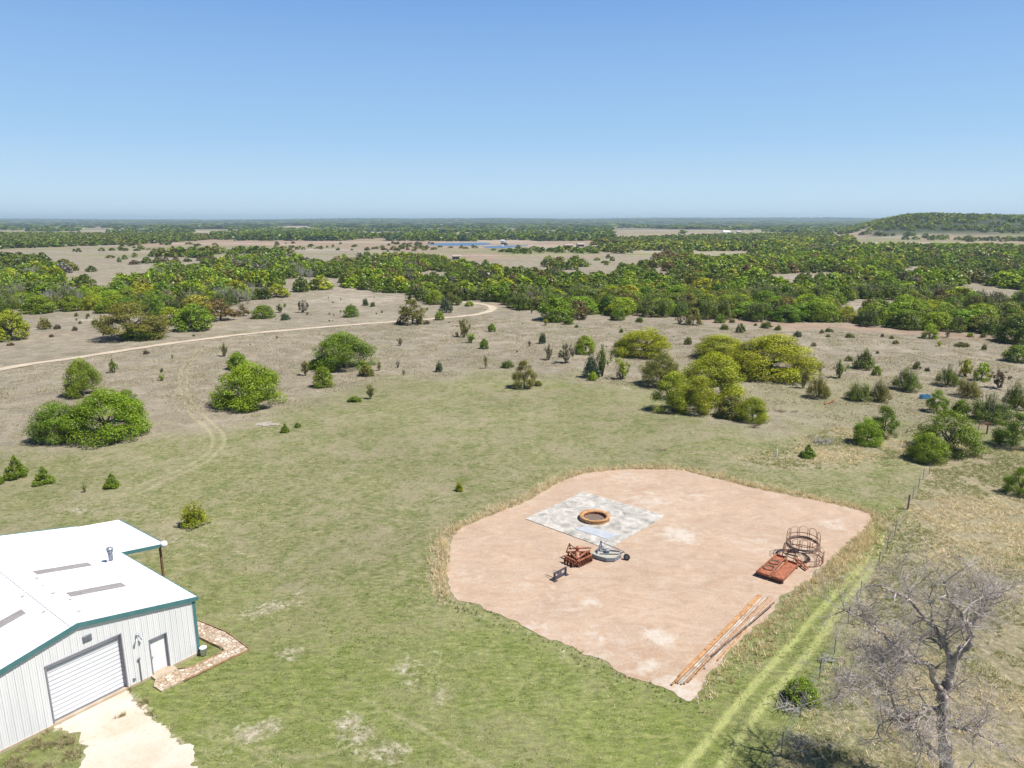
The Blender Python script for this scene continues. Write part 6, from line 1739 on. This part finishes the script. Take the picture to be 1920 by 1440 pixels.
# straw rim round the pad
pd = np.array([(p.x, p.y) for p in PAD_S]); K = []
for i in range(len(pd)):
    a_ = pd[i]; b_ = pd[(i + 1) % len(pd)]; L = np.linalg.norm(b_ - a_); d = (b_ - a_) / (L + 1e-9); nr_ = np.array([-d[1], d[0]])
    cen = pd.mean(0); nr_ = nr_ if (a_ - cen) @ nr_ > 0 else -nr_
    mid = (a_ + b_) / 2
    far_side = mid[1] > 44 or mid[0] < -2
    right_side = mid[0] > 12 and mid[1] < 52
    dens = (27 if far_side else 14) * (1.5 if right_side else 1)
    n = rgg.poisson(L * dens)
    wid = 1.1 if not right_side else 1.5
    off = np.abs(rgg.normal(size=n)) * wid * .6 + .02 + (0.15 if right_side else 0)
    t_ = rgg.random(n)
    K.append(np.stack([a_[0] + d[0] * L * t_ + nr_[0] * off, a_[1] + d[1] * L * t_ + nr_[1] * off], 1))
K = np.concatenate(K)
front_edge = (K[:, 1] < 42) & (K[:, 0] < 9.5)
K2 = K[~front_edge | (rgg.random(len(K)) < .35)]; fe = (K2[:, 1] < 42) & (K2[:, 0] < 9.5)
hg = rgg.uniform(.22, .54, len(K2)) * np.where(fe, .45, 1.0) * (.6 + .8 * fbm(K2[:, 0], K2[:, 1], 1.5, 2))
pal_ = np.array([(.44, .37, .25), (.52, .44, .31), (.36, .31, .20), (.58, .50, .37)])
colr = pal_[rgg.integers(0, 4, len(K2))]
colr[fe] = np.array((.15, .18, .07))
blades('dry_grass', K2, hg, .014, colr, .38, 'tall straw coloured grass fringing the gravel pad', 11, 1)
# right field and fence line straw tufts
def scatter(poly, n, seed, warp=None):
    P = [(p.x, p.y) for p in gp(poly)]; rg = np.random.default_rng(seed)
    xs = [p[0] for p in P]; ys = [p[1] for p in P]
    X = rg.uniform(min(xs), max(xs), n); Y = rg.uniform(min(ys), max(ys), n)
    k = sdist(P, X, Y) < 0
    return np.stack([X[k], Y[k]], 1)
S = scatter([(1640, 967), (1712, 940), (1750, 870), (1500, 885), (1380, 862), (1560, 800), (1800, 830), (2150, 850), (2500, 1600), (1420, 1500), (1480, 1400), (1560, 1230), (1640, 1080)], 95000, 3)
m_ = fbm(S[:, 0], S[:, 1], 1.6, 3); big = fbm(S[:, 0], S[:, 1], 7, 3)
keep = m_ > .41; S = S[keep]; m_ = m_[keep]; big = big[keep]
inpad = sdist([(p.x, p.y) for p in PAD_S], S[:, 0], S[:, 1]) < .1; S = S[~inpad]; m_ = m_[~inpad]; big = big[~inpad]
colr = pal_[rgg.integers(0, 4, len(S))].copy(); gsel = (big + rgg.normal(size=len(S)) * .08) < .48
colr[gsel] = np.array([(.17, .19, .07), (.22, .23, .10)])[rgg.integers(0, 2, gsel.sum())]
blades('field_grass', S, rgg.uniform(.10, .30, len(S)), .013, colr, .8, 'clumpy dry and green grass of the field right of the fence', 8, 4)
# short green tufts of the near field
S = scatter([(-700, 1600), (-500, 900), (0, 850), (500, 790), (900, 740), (1250, 760), (1620, 830), (1700, 870), (1700, 950), (1600, 1100), (1500, 1400), (1400, 1650)], 150000, 5)
prob = np.clip(1.35 - (S[:, 1] - 26) / 45, .18, 1); S = S[rgg.random(len(S)) < prob]
m_ = fbm(S[:, 0], S[:, 1], 1.1, 3); b_ = fbm(S[:, 0], S[:, 1], 8, 3)
keep = (m_ > .44) & (sdist([(p.x, p.y) for p in PAD_S], S[:, 0], S[:, 1]) > .15) & (sdist([(p.x, p.y) for p in DRIVE_S], S[:, 0], S[:, 1]) > .1) & (sdist([tuple(p)[:2] for p in poly], S[:, 0], S[:, 1]) > .1)
c_, s_ = math.cos(-BR), math.sin(-BR); lx_ = c_ * (S[:, 0] - BA.x) - s_ * (S[:, 1] - BA.y); ly_ = s_ * (S[:, 0] - BA.x) + c_ * (S[:, 1] - BA.y)
pass
keep &= ~((lx_ < .1) & (lx_ > -W2 - .1) & (ly_ > -.12) & (ly_ < LEN + .1))
S = S[keep]; b_ = b_[keep]
gp4 = np.array([(.125, .165, .045), (.165, .20, .062), (.215, .225, .095), (.11, .145, .035), (.28, .25, .14)])
colr = gp4[np.clip(rgg.integers(0, 4, len(S)) + (b_ > .56), 0, 4)]
blades('meadow_grass', S, rgg.uniform(.05, .15, len(S)) * np.where(S[:, 1] > 55, 1.3, 1), .011, colr * 1.15, 1.0, 'short green grass tufts of the near field', 6, 6)
# dry tufts of the brown upper field
S = scatter([(-500, 850), (0, 850), (300, 800), (560, 775), (640, 730), (900, 700), (1180, 725), (1500, 800), (1900, 840), (2300, 850), (2200, 650), (1400, 615), (900, 592), (400, 625), (-400, 760)], 260000, 15)
b_ = fbm(S[:, 0], S[:, 1], 3.2, 3); S = S[(b_ + rgg.normal(size=len(b_)) * .08 > .50) & (np.abs(S[:, 0]) < S[:, 1] * .85)]
S = S[ldist(ROAD, S[:, 0], S[:, 1]) > 1.6][:70000]
colr = np.array([(.26, .22, .16), (.32, .275, .20), (.22, .21, .11), (.38, .33, .25), (.20, .18, .11)])[rgg.integers(0, 5, len(S))]
blades('dry_tufts', S, rgg.uniform(.08, .24, len(S)), .024, colr, .6, 'low dry grass tufts of the brown upper field', 5, 16)
# weeds at the garage
S = scatter([(10, 1420), (90, 1370), (140, 1385), (155, 1410), (130, 1445), (60, 1500), (0, 1480)], 2600, 8)
colr = np.array([(.26, .21, .13), (.16, .17, .07), (.32, .27, .18)])[rgg.integers(0, 3, len(S))]
S2 = scatter([(240, 1290), (262, 1280), (290, 1285), (275, 1330), (300, 1350), (285, 1352), (255, 1320)], 1500, 9)
S3 = scatter([(190, 1345), (230, 1332), (236, 1342), (200, 1354)], 500, 10)
S = np.concatenate([S, S2, S3]); S = S[fbm(S[:, 0], S[:, 1], .7, 3) > .50]
colr = np.array([(.26, .21, .13), (.15, .17, .07), (.30, .26, .17)])[rgg.integers(0, 3, len(S))]
blades('weeds', S, rgg.uniform(.08, .26, len(S)), .012, colr, .5, 'dry weeds beside the garage door and on the caliche drive', 8, 11)
